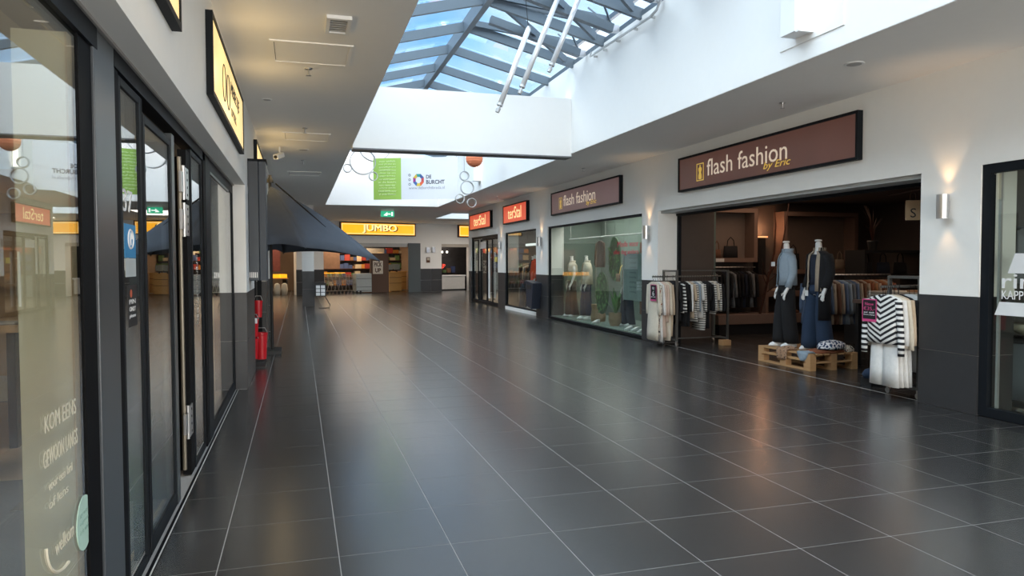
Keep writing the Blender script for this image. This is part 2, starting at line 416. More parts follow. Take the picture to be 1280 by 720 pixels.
# ------------------------------------------------------------------ the glass roof
NR = 24; PIT_ = 1.38; yk = [12.55+PIT_*i for i in range(-13, 10)]
ZE, ZR, XM = 5.15, 5.68, 2.87
sk = thing('glass_roof', (2.87, 10, 5.15), 'pitched glass roof of grey steel rafters over the light well', 'skylight')
for i, y in enumerate(yk):
    MB().bar((WX0-.05, y, ZE+.02), (XM, y, ZR), .07, .155).build('rafter', M_STEEL, sk)
    MB().bar((WX1+.05, y, ZE+.02), (XM, y, ZR), .07, .155).build('rafter', M_STEEL, sk)
MB().box(XM-.05, XM+.05, yk[0]-.2, WY1, ZR-.12, ZR+.12).build('ridge_beam', M_STEEL, sk)
for x in (WX0-.05, WX1+.05): MB().box(x-.05, x+.05, yk[0]-.2, WY1+.1, ZE, ZE+.08).build('eaves_rail', M_STEEL, sk)
def pane(side, y0, y1, lift=0):
    xe = WX0-.08 if side < 0 else WX1+.08
    a = V((xe, 0, ZE+.13+lift)); c = V((XM-side*-.02, 0, ZR+.11))
    m = MB(); t = .014
    m.add([(a.x, y0, a.z), (a.x, y1, a.z), (c.x, y1, c.z), (c.x, y0, c.z), (a.x, y0, a.z+t), (a.x, y1, a.z+t), (c.x, y1, c.z+t), (c.x, y0, c.z+t)],
          [(0,1,2,3), (7,6,5,4), (0,4,5,1), (1,5,6,2), (2,6,7,3), (3,7,4,0)])
    return m.build('pane', M_SKYG, sk)
for i in range(len(yk)-1):
    y0, y1 = yk[i]+.03, yk[i+1]-.03
    pane(-1, y0, y1)
    vent = 6.5 < yk[i] < 12 
    pane(1, y0, y1, .30 if vent else 0)
    if vent:
        lift = .30; ym = (y0+y1)/2
        MB().bar((WX1+.05, y0+.06, ZE+.07+lift), (XM+.1, y0+.06, ZR+.04), .06, .10).build('vent_frame', M_STEEL, sk)
        MB().bar((WX1+.05, y1-.06, ZE+.07+lift), (XM+.1, y1-.06, ZR+.04), .06, .10).build('vent_frame', M_STEEL, sk)
        MB().bar((WX1+.05, y0, ZE+.07+lift), (WX1+.05, y1, ZE+.07+lift), .06, .08).build('vent_frame', M_STEEL, sk)
        MB().bar((XM+.25, ym, ZR-.08), (WX1-.15, ym, ZE+.02), .11, .13).build('vent_beam', M_STEEL, sk)
        for q in (-.25, .25):
            MB().bar((WX1-.15, ym, ZE+.05), (WX1-.45, ym+q, ZE+.40), .025, .025).build('vent_arm', M_STEEL, sk)
        MB().bar((XM+.35, y0+.1, ZR-.04), (WX1-.2, y1-.1, ZE+.06), .05, .12).build('cross_brace', M_STEEL, sk)
        MB().box(WX1-.2, WX1-.05, ym-.05, ym+.05, ZE-.03, ZE+.07).build('vent_motor', M_CHROME, sk)
# second small roof in the side passage
s2 = thing('small_glass_roof', (7.8, 31.2, 4.9), 'small glass roof over the side passage at right rear', 'skylight')
for y in (29.4, 30.6, 31.8, 33.0): MB().bar((6.0, y, 4.95), (9.65, y, 4.95), .07, .1).build('rafter', M_STEEL, s2)
MB().box(6.0, 9.65, 29.35, 33.05, 5.01, 5.02).build('pane', M_SKYG, s2)

# ------------------------------------------------------------------ left shop front
def frame_rect(nm, parent, y0, y1, z0, z1, x, w, d, m=M_FRAME, bottom=None):
    bt = bottom if bottom is not None else w
    MB().box(x-d, x, y0, y0+w, z0, z1).build(nm, m, parent, bevel=.003)
    MB().box(x-d, x, y1-w, y1, z0, z1).build(nm, m, parent, bevel=.003)
    MB().box(x-d, x, y0+w, y1-w, z1-w, z1).build(nm, m, parent, bevel=.003)
    MB().box(x-d, x, y0+w, y1-w, z0, z0+bt).build(nm, m, parent, bevel=.003)
GX0, GX1 = -.780, -.774
w1 = setting('window_1', (-.8, 1.5, 0))
MB().box(-.84, -.755, -.7, 3.24, 2.40, 2.485).build('window_frame', M_FRAME, w1)
MB().box(-.84, -.755, -.7, 3.24, .006, .08).build('window_frame', M_FRAME, w1)
MB().box(-.84, -.768, 3.02, 3.19, .08, 2.40).build('window_frame', M_FRAMEB, w1)
MB().box(-.84, -.755, -.7, -.62, .08, 2.40).build('window_frame', M_FRAME, w1)
MB().box(GX0, GX1, -.62, 3.02, .08, 2.40).build('pane', M_GLASS, w1)
d1 = setting('door_1', (-.8, 4.6, 0))
MB().box(-.85, -.757, 3.19, 3.52, .006, 2.485).build('post', M_POST, d1, bevel=.004)
MB().box(-.85, -.765, 3.525, 3.625, .006, 2.45).build('door_frame', M_FRAMEB, d1)
MB().box(-.84, -.757, 3.525, 6.66, 2.41, 2.485).build('door_frame', M_FRAME, d1)
frame_rect('side_light_frame', d1, 3.63, 4.10, .01, 2.40, -.766, .04, .03)
MB().box(GX0, GX1, 3.67, 4.06, .05, 2.36).build('pane', M_GLASSD, d1)
MB().box(-.84, -.768, 4.10, 4.15, .01, 2.40).build('door_frame', M_FRAMEB, d1)
frame_rect('leaf_frame', d1, 4.155, 5.0, .01, 2.33, -.766, .045, .03, bottom=.09)
MB().box(GX0, GX1, 4.20, 4.955, .10, 2.285).build('pane', M_GLASSD, d1)
MB().box(-.83, -.762, 5.0, 5.10, .01, 2.37).build('leaf_edge', M_POST, d1)
# folded leaf turned inward
MB().box(-1.56, -.82, 5.12, 5.17, .02, 2.33).build('folded_leaf', M_FRAMEB, d1)
MB().box(-1.56, -.80, 5.78, 5.83, .02, 2.33).build('folded_leaf', M_FRAMEB, d1)
MB().box(-.83, -.772, 5.68, 5.86, .01, 2.37).build('door_frame', M_FRAMEB, d1)
MB().tube([(-.800, 5.56, .08), (-.800, 5.56, 2.30)], .014, 8).build('bolt_rod', mat('brass_rod', (.26, .23, .18), .35, metal=.6), d1)
for zc in (.42, 1.86, 2.12):
    h = MB().box(-.79, -.772, 5.46, 5.55, zc-.07, zc+.07).box(-.772, -.762, 5.58, 5.72, zc-.11, zc+.11).tube([(-.776, 5.565, zc-.12), (-.776, 5.565, zc+.12)], .013, 8)
    h = h.build('hinge', M_CHROME, d1)
    for z in (-.08, -.027, .027, .08): MB().tube([(-.763, 5.65, zc+z), (-.759, 5.65, zc+z)], .010, 6).build('screw', M_BLACK, h)
frame_rect('side_light_frame', d1, 5.87, 6.50, .01, 2.40, -.766, .04, .03)
MB().box(GX0, GX1, 5.91, 6.46, .05, 2.36).build('pane', M_GLASSD, d1)
text('lettering', 'OPENINGSTIJDEN', M_SILVER, d1, (V((0, 0, -1)), V((0, 1, 0))), (-.773, 6.12, 1.62), width=.55, height=.10, ext=.001)
MB().box(-.85, -.757, 6.52, 6.66, .006, 2.485).build('post', M_FRAMEB, d1, bevel=.004)
MB().box(-.85, -.755, 6.67, 6.97, .006, 2.485).build('post', M_FRAME, d1, bevel=.004)
w2 = setting('window_2', (-.8, 8.1, 0))
frame_rect('window_frame', w2, 6.98, 9.40, .006, 2.485, -.762, .10, .08)
MB().box(GX0, GX1, 7.08, 9.30, .10, 2.385).build('pane', M_GLASS, w2)
MB().box(-.772, -.764, 7.1, 8.9, 2.36, 2.385).build('track', M_POST, w2)
MB().box(-.755, -.7235, -4, 9.4, -.003, -.0002).build('black_edge_strip', M_FRAMEB, w2)
# windows further along the left wall
for i, (a, c) in enumerate(((11.0, 14.75), (15.6, 17.1))):
    w3 = setting('window_%d' % (i+3), (-.8, (a+c)/2, 0))
    frame_rect('window_frame', w3, a, c, .006, 2.5, -.70, .08, .08)
    MB().box(-.745, -.737, a+.08, c-.08, .086, 2.42).build('pane', M_GLASS, w3)
    MB().box(-.76, -.70, (a+c)/2-.03, (a+c)/2+.03, .08, 2.42).build('window_frame', M_FRAME, w3)
# shell of the left shops
def shell(mb, name, m):
    for i in range(0, len(mb.v), 8):
        q = MB(mb.xf); q.add(mb.v[i:i+8], [(3,2,1,0),(4,5,6,7),(0,1,5,4),(1,2,6,5),(2,3,7,6),(3,0,4,7)]); zs = [p.z for p in q.v]
        o = q.build('ceiling' if max(zs)-min(zs) < .2 and min(zs) > 2 else name, m); o['kind'] = 'structure'
M_SHOPW = mat('shop_wall_cream', (.58, .53, .44), .8, var=.04)
w = MB().box(-7.6, -7.5, -4, 9.4, 0, 3).box(-7.5, -.9, -4.1, -4, 0, 3).box(-7.5, -1.0, 9.4, 9.5, 0, 3).box(-7.6, -1.05, -4.1, 9.5, 3.0, 3.1)
shell(w, 'wall_left', M_SHOPW)
w = MB().box(-5, -4.9, 9.5, 18.5, 0, 3).box(-9, -1.0, 18.4, 18.5, 0, ZC).box(-5, -1.05, 9.5, 18.4, 3.0, 3.1); shell(w, 'wall_left', mat('grey_shop_wall', (.35, .33, .30), .8))
w = MB().box(-9.1, -9, 18.5, YF, 0, ZC).build('wall_left', M_WALL); w['kind'] = 'structure'
# ------------------------------------------------------------------ right shops: shells
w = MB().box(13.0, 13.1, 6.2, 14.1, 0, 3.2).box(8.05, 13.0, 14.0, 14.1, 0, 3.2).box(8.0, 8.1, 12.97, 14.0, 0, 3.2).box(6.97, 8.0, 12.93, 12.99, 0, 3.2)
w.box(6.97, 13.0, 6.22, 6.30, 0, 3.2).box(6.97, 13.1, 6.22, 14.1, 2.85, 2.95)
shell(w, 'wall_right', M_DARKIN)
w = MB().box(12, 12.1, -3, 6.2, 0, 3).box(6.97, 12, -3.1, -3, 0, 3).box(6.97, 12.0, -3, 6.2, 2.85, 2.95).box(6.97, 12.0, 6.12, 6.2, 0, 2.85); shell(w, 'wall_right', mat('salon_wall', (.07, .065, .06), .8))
M_DISP = mat('display_wall', (.13, .175, .155), .8, var=.03)
w = MB().box(8.1, 8.16, 13.0, 18.75, 0, 3).box(6.97, 8.1, 18.72, 18.8, 0, 3).box(6.6, 8.16, 13.02, 18.8, 2.8, 2.9).box(6.6, 8.1, 13.0, 18.72, .0, .08).build('wall_right', M_DISP); w['kind'] = 'structure'
MB().box(7.55, 7.62, 13.0, 14.6, .08, 2.5).build('partition', mat('grey_green_partition', (.20, .24, .23), .7), w)
w = MB().box(11, 11.1, 19, 28.2, 0, 3).box(6.97, 11, 28.1, 28.2, 0, 3).box(6.97, 11, 18.85, 18.95, 0, 3).box(6.97, 11, 18.9, 28.2, 2.85, 2.95)
shell(w, 'wall_right', mat('store_wall', (.22, .21, .20), .8))
w = MB().box(6.97, 7.07, 28.2, 28.3, 2.5, ZC).box(14, 14.1, 28.2, YF, 0, ZC).build('wall_right', M_WALL); w['kind'] = 'structure'
# window 1 (large display)
def rect_r(nm, parent, y0, y1, z0, z1, x, w, d, m=M_FRAME):
    for q in ((y0, y0+w, z0, z1), (y1-w, y1, z0, z1), (y0+w, y1-w, z1-w, z1), (y0+w, y1-w, z0, z0+w)):
        MB().box(x, x+d, *q).build(nm, m, parent)
w5 = setting('window_5', (6.55, 15.8, 0))
rect_r('window_frame', w5, 13.0, 18.65, .02, 2.5, 6.53, .05, .06)
MB().box(6.555, 6.563, 13.05, 18.6, .07, 2.45).build('pane', M_GLASSR, w5)
w6 = setting('window_6', (6.55, 21.3, 0))
rect_r('window_frame', w6, 19.65, 22.9, .10, 2.5, 6.53, .05, .06)
MB().box(6.555, 6.563, 19.7, 22.85, .15, 2.45).build('pane', M_GLASSR, w6)
w7 = setting('window_7', (6.6, 4.0, 0))
rect_r('window_frame', w7, -.4, 5.6, .006, 2.5, 6.52, .09, .07)
MB().box(6.56, 6.568, -.3, 5.50, .09, 2.42).build('pane', M_GLASSR, w7)
MB().box(6.575, 6.60, 5.44, 5.465, .09, 2.42).build('inner_bead', M_SILVER, w7)
d2 = setting('door_2', (6.6, 25.8, 0))
rect_r('door_frame', d2, 23.8, 27.86, .006, 2.5, 6.56, .08, .06)
for y0, y1 in ((23.9, 24.9), (24.95, 25.9), (25.95, 26.9), (26.95, 27.78)):
    x = 6.58 if y0 in (23.9, 26.95) else 6.66
    for q in ((y0, y0+.05, .05, 2.4), (y1-.05, y1, .05, 2.4), (y0+.05, y1-.05, 2.35, 2.4), (y0+.05, y1-.05, .05, .12)):
        MB().box(x, x+.04, *q).build('leaf_frame', M_FRAME, d2)
    MB().box(x+.017, x+.023, y0+.05, y1-.05, .12, 2.35).build('pane', M_GLASSD, d2)
MB().tube([(6.5, 24.95, .25), (6.5, 24.95, 1.9)], .035, 10).build('long_handle', M_WHITE, d2)
for z in (.45, 1.7): MB().tube([(6.5, 24.95, z), (6.66, 24.95, z)], .015, 6).build('handle_bracket', M_CHROME, d2)
MB().box(6.56, 6.565, 24.15, 24.45, 1.55, 1.72).build('sticker', mat('yellow_sticker', (.8, .65, .15), .5), d2)
MB().box(6.64, 6.65, 26.0, 26.8, 2.05, 2.3).build('sticker', M_WHITE, d2)

# ------------------------------------------------------------------ far facade (turned about 16 degrees)
FX = Matrix.Translation((1.90, 36.23, 0)) @ Matrix.Rotation(math.radians(16.1), 4, 'Z')
def F(s, d, z): return FX @ V((s, d, z))
b = MB(FX).box(-6, 12, 0, .45, 2.5, ZC).box(4.31, 5.55, 0, .45, 0, 2.5).box(-2.1, -.8, 0, .45, 0, 2.5).box(7.3, 12, 0, .45, 0, 2.5).box(-6, -3.9, 0, .45, 0, 2.5)
wf = b.build('wall_far', M_WALL); wf['kind'] = 'structure'
for s0, s1 in ((4.29, 4.93), (4.94, 5.56), (-2.12, -1.46), (-1.45, -.78), (7.3, 8.2), (8.21, 9.1)):
    for z0, z1 in ((.003, .6), (.607, 1.2)): MB(FX).box(s0, s1, -.012, .0, z0, z1).build('wall_tile', M_WTILE, wf)
MB(FX).box(3.62, 4.30, -.06, .0, .0, 2.52).build('roller_shutter_guide', mat('dark_green_grey', (.07, .085, .09), .5), wf)
b = MB(FX).box(-6, 12, 6, 6.1, 0, 3).box(-6, -5.9, .4, 6, 0, 3).box(5.0, 5.1, .45, 6, 0, 3).box(11.9, 12, .45, 6, 0, 3).box(-6, 12, .4, 6.1, 3.0, 3.1)
shell(b, 'wall_far', mat('store_brown_wall', (.20, .13, .085), .8, var=.25, scale=1.5))
w = MB().box(-9, 16, YF-.1, YF, 0, ZC).build('wall_far', M_WALL); w['kind'] = 'structure'
MB(FX).box(-.8, 3.62, .02, .14, 2.32, 2.5).build('lintel_rail', mat('lintel_rail', (.5, .5, .48), .5), wf)
MB(FX).box(5.55, 7.3, .02, .14, 2.34, 2.5).build('lintel_rail', mat('lintel_rail2', (.5, .45, .38), .5), wf)

# ------------------------------------------------------------------ shop lights, and added fill lights for the far halls
for x, y, p, c in ((9.5, 8.2, 19, (1, .74, .55)), (9.3, 12.4, 14, (1, .66, .45))):
    light('AREA', 'shop_light', (x, y, 2.83), p, c, (0, 0, 0), size=2.2)
light('AREA', 'window_light', (7.3, 15.8, 2.78), 90, (1, .97, .9), (0, 0, 0), size=.9, size_y=4.5, shape='RECTANGLE')
light('AREA', 'store_light', (8.6, 24, 2.8), 60, (1, .92, .82), (0, 0, 0), size=1.5, size_y=6, shape='RECTANGLE')
light('AREA', 'optician_light', (-3.2, 3.6, 2.95), 75, (1, .87, .70), (0, 0, 0), size=1.5, size_y=5, shape='RECTANGLE')
light('AREA', 'salon_light', (9, 2.5, 2.8), 18, (1, .85, .7), (0, 0, 0), size=1.5)
light('AREA', 'left_store_light', (-3, 14, 2.95), 30, (1, .9, .75), (0, 0, 0), size=1.5)
p = F(1.5, 3.2, 2.9); light('AREA', 'market_light', p, 170, (1, .78, .52), (0, 0, 0), size=3)
p = F(6.3, 2.2, 2.9); light('AREA', 'counter_light', p, 50, (1, .85, .7), (0, 0, 0), size=1.5)
light('AREA', 'mid_hall_fill', (3.0, 31.5, 3.53), 70, (1, .92, .82), (0, 0, 0), size=3)  # added fill, lifts the far ceiling and facade; no fitting modelled
light('AREA', 'side_hall_fill', (-4.5, 28, 3.5), 130, (1, .9, .78), (0, 0, 0), size=2)  # added fill for the left side hall, not a modelled lamp
light('AREA', 'cross_hall_fill', (9.5, 34.5, 3.5), 120, (1, .9, .8), (0, 0, 0), size=2)  # added fill that brightens the right rear passage, no lamp there
p = F(-3.0, 2.0, 2.9); light('AREA', 'trolley_light', p, 60, (1, .8, .55), (0, 0, 0), size=2)
# ------------------------------------------------------------------ signs
FR = (V((0, -1, 0)), V((0, 0, 1)))     # text on the right wall, read from the hall
FL = (V((0, 1, 0)), V((0, 0, 1)))      # text on the left wall
M_SIGNB = emis('sign_brown', (.085, .036, .026), .30, (.15, .055, .038), scale=1.1)
M_SIGNB2 = emis('sign_brown_pale', (.11, .062, .058), .40, (.17, .09, .085), scale=1.2)
M_LETW = emis('letter_cream', (.80, .66, .52), .35)
M_GOLD = emis('letter_gold', (.75, .50, .08), .35)
M_RED = emis('sign_red', (.62, .075, .03), .65, (.58, .06, .022))
M_YEL = emis('sign_yellow', (.90, .42, .015), .95, (.86, .36, .01))
M_YELLET = emis('letter_pale_yellow', (.95, .75, .35), .8)
M_CREAM = emis('sign_cream', (.80, .56, .20), .72, (.84, .66, .34), scale=1.3)
M_BROWNF = mat('dark_brown_frame', (.06, .018, .008), .4)
def sign_right(y0, y1, z0, z1, label, face, frame=M_FRAME, group=None, name='sign', d=.10, w=.035):
    t = thing(name, (XR, (y0+y1)/2, z0), label, 'sign', group)
    MB().box(XR-d+.015, XR-.001, y0+.01, y1-.01, z0+.01, z1-.01).build('light_box', face, t)
    for q in ((y0, y0+w, z0, z1), (y1-w, y1, z0, z1), (y0+w, y1-w, z1-w, z1), (y0+w, y1-w, z0, z0+w)):
        MB().box(XR-d, XR-.001, *q).build('frame', frame, t)
    return t, XR-d+.014
def fashion_sign(y0, y1, label, face):
    t, x = sign_right(y0, y1, 2.765, 3.355, label, face, name='shop_sign', d=.08)
    L = y1-y0; f = L/4.25
    text('lettering', 'flash fashion', M_LETW, t, FR, (x, y1-.92*f, 2.765+.185), width=2.02*f, height=.27)
    text('lettering', 'by Eric', M_GOLD, t, FR, (x-.004, y1-2.42*f, 2.765+.075), width=.60*f, height=.13, shear=.3)
    # little emblem: a dressmaker's dummy in a rounded outline
    a = y1-.60*f; z = 2.765+.13
    for q in ((a-.22, a-.205, z, z+.29), (a-.015, a, z, z+.29), (a-.205, a-.015, z, z+.015), (a-.205, a-.015, z+.275, z+.29)):
        MB().box(x-.003, x, *q).build('emblem_outline', M_GOLD, t)
    c = a-.11
    pr_ = [(.035, 0), (.05, .02), (.045, .07), (.03, .11), (.05, .16), (.045, .19), (.015, .20), (.012, .235), (-.012, .235), (-.015, .20), (-.045, .19), (-.05, .16), (-.03, .11), (-.045, .07), (-.05, .02), (-.035, 0)]
    MB().prism([(c+p[0], z+.025+p[1]) for p in pr_], 'x', x-.004, x).build('emblem', M_GOLD, t)
    return t
fashion_sign(7.18, 11.45, 'long brown lit shop sign with cream lettering above the open clothes shop', M_SIGNB)
fashion_sign(13.87, 18.16, 'paler brown shop sign with cream lettering above the large display window', M_SIGNB2)
for y0, y1, lb in ((20.25, 22.8, 'red lit sign with cream lettering above the window with the red coat'), (24.45, 27.65, 'red lit sign with cream lettering above the glass shop door')):
    t, x = sign_right(y0, y1, 2.76, 3.355, lb, M_RED, name='shop_sign')
    text('lettering', 'terStal', M_YELLET, t, FR, (x, (y0+y1)/2, 2.90), width=(y1-y0)*.56, height=.36, align='C')
def sign_left(y0, y1, label, words=False):
    x1 = -.57
    t = thing('shop_sign', (XL, (y0+y1)/2, 2.76), label, 'sign')
    MB().box(XL+.001, x1-.008, y0+.01, y1-.01, 2.77, 3.35).build('light_box', M_CREAM, t)
    w = .035
    for q in ((y0, y0+w, 2.76, 3.36), (y1-w, y1, 2.76, 3.36), (y0+w, y1-w, 3.36-w, 3.36), (y0+w, y1-w, 2.76, 2.76+w)):
        MB().box(XL+.001, x1, *q).build('frame', M_FRAME, t)
    if words:
        x = x1-.007
        for yc in (6.50, 6.86):
            MB().tube([(x, yc+.14*math.cos(a), 3.05+.15*math.sin(a)) for a in [i*PI/10 for i in range(20)]], .005, 4, closed=True).build('oval_emblem', M_BLACK, t)
        text('lettering', 'MERELTJE', M_BLACK, t, FL, (x, 7.12, 3.06), width=.92, height=.15)
        text('lettering', 'OPTIEK', mat('grey_letter', (.25, .2, .12), .6), t, FL, (x, 7.12, 2.90), width=.55, height=.08)
    for yy in (y0+.25*(y1-y0), y0+.75*(y1-y0)): light('POINT', 'sign_glow', (-.34, yy, 3.10), 1.8, (1, .72, .36), shadow_soft_size=.12)
    return t
sign_left(1.2, 4.15, 'cream lit sign cut off at the top left above the optician window')
sign_left(5.62, 8.62, 'cream lit sign with two ovals above the optician door', True)
sign_left(11.3, 13.6, 'cream lit sign above the big dark parasol')
for s0, s1, lb, wd in ((0.0, 4.0, 'long yellow lit supermarket sign with cream capitals on the far wall', 1), (6.5, 9.2, 'yellow lit sign at the far right above the service counter', 0)):
    p = F((s0+s1)/2, 0, 2.87)
    t = thing('supermarket_sign', p, lb, 'sign')
    MB(FX).box(s0+.01, s1-.01, -.14, -.002, 2.88, 3.51).build('light_box', M_YEL, t)
    w = .05
    for q in ((s0, s0+w, 2.87, 3.52), (s1-w, s1, 2.87, 3.52), (s0+w, s1-w, 3.52-w, 3.52), (s0+w, s1-w, 2.87, 2.87+w)):
        MB(FX).box(q[0], q[1], -.16, -.002, q[2], q[3]).build('frame', M_BROWNF, t)
    for q in ((s0+.07, s0+.10, 2.95, 3.44), (s1-.10, s1-.07, 2.95, 3.44), (s0+.10, s1-.10, 3.41, 3.44), (s0+.10, s1-.10, 2.95, 2.98)):
        MB(FX).box(q[0], q[1], -.146, -.14, q[2], q[3]).build('pale_line', M_YELLET, t)
    if wd:
        R = FX.to_3x3() @ V((1, 0, 0))
        text('lettering_shadow', 'JUMBO', M_BROWNF, t, (R, V((0, 0, 1))), F(1.19, -.141, 2.97), width=1.84, height=.42, bold=0)
        for dx in (-.022, 0, .022): text('lettering', 'JUMBO', M_YELLET, t, (R, V((0, 0, 1))), F(1.14+dx, -.145-abs(dx)*.05, 3.0), width=1.80, height=.42)

# ------------------------------------------------------------------ wall lamps
def wall_lamp(x, y, label, sgn=-1, nrm=None):
    t = thing('wall_lamp', (x, y, 1.99), label, 'lamp', None)
    cx = x+sgn*.075
    m = MB().lathe((cx, y, 1.99), [(.052, 0), (.058, 0), (.058, .25), (.052, .25), (.052, .24), (.03, .235), (.03, .015), (.052, .01)], 18)
    m.build('shade', M_CHROME, t, smooth=False)
    xs = sorted((x+sgn*.001, cx+(-sgn)*.05))
    MB().box(xs[0], xs[1], y-.02, y+.02, 2.06, 2.17).build('bracket', M_CHROME, t)
    MB().lathe((cx, y, 2.225), [(.045, 0), (.045, .006)], 12).build('bulb', emis('warm_bulb', (1, .62, .3), 4), t)
    for dz, a in ((.27, PI), (-.02, 0)):
        light('SPOT', 'lamp_beam', (cx+sgn*.01, y, 1.99+dz), 6 if dz > 0 else 2.5, (1, .60, .28), (a, 0, 0), spot_size=math.radians(75), spot_blend=.8, shadow_soft_size=.03)
    return t
wall_lamp(XR, 5.97, 'silver up-and-down wall lamp on the nearest right pillar')
wall_lamp(XR, 12.68, 'silver wall lamp on the pillar between display window and clothes shop')
wall_lamp(XR, 19.15, 'silver wall lamp on the pillar left of the large display window')
wall_lamp(XR, 23.35, 'silver wall lamp on the pillar between the two red signs')

# ------------------------------------------------------------------ things on the ceilings
def hatch(x0, x1, y0, y1, label):
    t = thing('ceiling_hatch', ((x0+x1)/2, (y0+y1)/2, ZC), label, 'hatch')
    z0 = ZC-.012
    MB().box(x0+.04, x1-.04, y0+.04, y1-.04, ZC-.006, ZC-.0005).build('panel', M_CEIL, t)
    for q in ((x0, x0+.035, y0, y1), (x1-.035, x1, y0, y1), (x0+.035, x1-.035, y0, y0+.035), (x0+.035, x1-.035, y1-.035, y1)):
        MB().box(*q, z0, ZC-.0005).build('rim', M_CEIL, t)
    MB().box(x0+.035, x0+.04, y0+.08, y1-.08, ZC-.008, ZC-.0005).build('slot', M_BLACK, t)
hatch(-.23, .51, 6.87, 7.60, 'square access hatch in the left ceiling near the camera')
hatch(-.22, .50, 11.65, 12.38, 'square access hatch in the left ceiling further off')
hatch(-.22, .50, 16.6, 17.3, 'farthest square access hatch in the left ceiling')
t = thing('ceiling_grille', (.34, 6.28, ZC), 'small square grille with white frame in left ceiling', 'grille')
for q in ((.24, .27, 6.07, 6.49), (.41, .44, 6.07, 6.49), (.27, .41, 6.07, 6.11), (.27, .41, 6.45, 6.49)): MB().box(*q, ZC-.03, ZC-.0005).build('frame', M_WHITE, t)
MB().box(.27, .41, 6.11, 6.45, ZC-.008, ZC-.0005).build('backing', mat('grille_grey', (.25, .24, .23), .7), t)
for i in range(6): MB().box(.27, .41, 6.14+i*.055, 6.155+i*.055, ZC-.02, ZC-.010).build('slat', mat('slat_grey', (.45, .44, .42), .5) if i == 0 else bpy.data.materials['slat_grey'], t)
def sprinkler(x, y, label):
    t = thing('sprinkler', (x, y, ZC), label, 'sprinkler')
    MB().lathe((x, y, ZC-.012), [(.035, 0), (.04, .0115)], 12).build('rosette', M_CHROME, t)
    MB().tube([(x, y, ZC-.012), (x, y, ZC-.07)], .009, 8).build('stem', M_CHROME, t)
    MB().lathe((x, y, ZC-.075), [(.028, 0), (.028, .004)], 10).build('deflector', M_CHROME, t)
for x, y, lb in ((.12, 7.8, 'sprinkler head beside the near hatch in the left ceiling'), (.11, 11.25, 'sprinkler head just before the further hatch in the left ceiling'), (.1, 14.8, 'sprinkler head beyond the further hatch in the left ceiling'),
                 (5.87, 7.85, 'sprinkler head in the right ceiling left of the long brown sign'), (5.87, 14.5, 'sprinkler head in the right ceiling over the paler brown sign'), (5.87, 21.5, 'sprinkler head in the right ceiling near the red signs'), (4.1, 27.0, 'sprinkler head in the far ceiling behind the glass roof')): sprinkler(x, y, lb)
def disc(x, y, r, label, cat, name):
    t = thing(name, (x, y, ZC), label, cat)
    MB().lathe((x, y, ZC-.02), [(r*.9, .012), (r, .016), (r, .0195)], 20).build('cover', M_WHITE, t)
    MB().lathe((x, y, ZC-.0095), [(r*.72, 0), (r*.72, .004)], 20).build('mesh_face', mat('speaker_mesh', (.42, .41, .40), .7), t)
disc(5.42, 6.12, .10, 'round flush speaker in the near right ceiling', 'speaker', 'ceiling_speaker')
disc(-.35, 9.4, .06, 'small round smoke detector near the cream sign', 'detector', 'smoke_detector')
disc(.1, 13.4, .10, 'round flush speaker in the left ceiling beyond the hatches', 'speaker', 'ceiling_speaker')
t = thing('security_camera', (-.30, 13.2, ZC), 'white security camera hanging from ceiling above the dark parasol', 'camera')
MB().tube([(-.30, 13.2, ZC), (-.30, 13.2, ZC-.12)], .015, 8).build('mount', M_WHITE, t)
MB().bar((-.36, 13.02, ZC-.20), (-.26, 13.28, ZC-.12), .09, .08).build('housing', M_WHITE, t, bevel=.01)
MB().tube([(-.365, 13.01, ZC-.205), (-.355, 13.03, ZC-.197)], .03, 10).build('lens', M_BLACK, t)
# exit sign
t = thing('exit_sign', (3.25, 27.8, ZC), 'green emergency exit sign hanging below the far ceiling', 'sign')
MB().box(3.0, 3.5, 27.78, 27.84, ZC-.28, ZC-.06).build('panel', emis('exit_green', (.02, .42, .22), .8), t)
MB().box(3.02, 3.48, 27.79, 27.83, ZC-.06, ZC).build('housing', M_WHITE, t)
m = MB()
m.prism([(3.10, ZC-.22), (3.24, ZC-.10), (3.24, ZC-.15), (3.36, ZC-.15), (3.36, ZC-.19), (3.24, ZC-.19), (3.24, ZC-.24)], 'y', 27.774, 27.78).box(3.39, 3.45, 27.774, 27.78, ZC-.24, ZC-.10)
m.build('pictogram', emis('exit_white', (.8, .9, .85), 1.2), t)

# ------------------------------------------------------------------ things in the light well
def lamp_box(y, label, d=.18):
    t = thing('well_lamp', (WX1, y, 3.80), label, 'lamp')
    x1 = WX1-.016; x0 = x1-d
    MB().box(x0, x1, y+.02, y+.24, 3.80, 4.85).build('cover', M_WHITE, t, bevel=.004)
    MB().box(x0+.06, x1-.02, y-.02, y+.018, 3.82, 4.83).build('tube', emis('lamp_tube', (1, .97, .86), 1.6), t)
    MB().box(x0+.01, x1, y-.03, y+.019, 3.79, 3.815).build('end_cap', M_WHITE, t)
lamp_box(6.06, 'white box lamp with lit strip high on the near well wall')
lamp_box(19.6, 'white box lamp on the far well wall below the orange lantern')
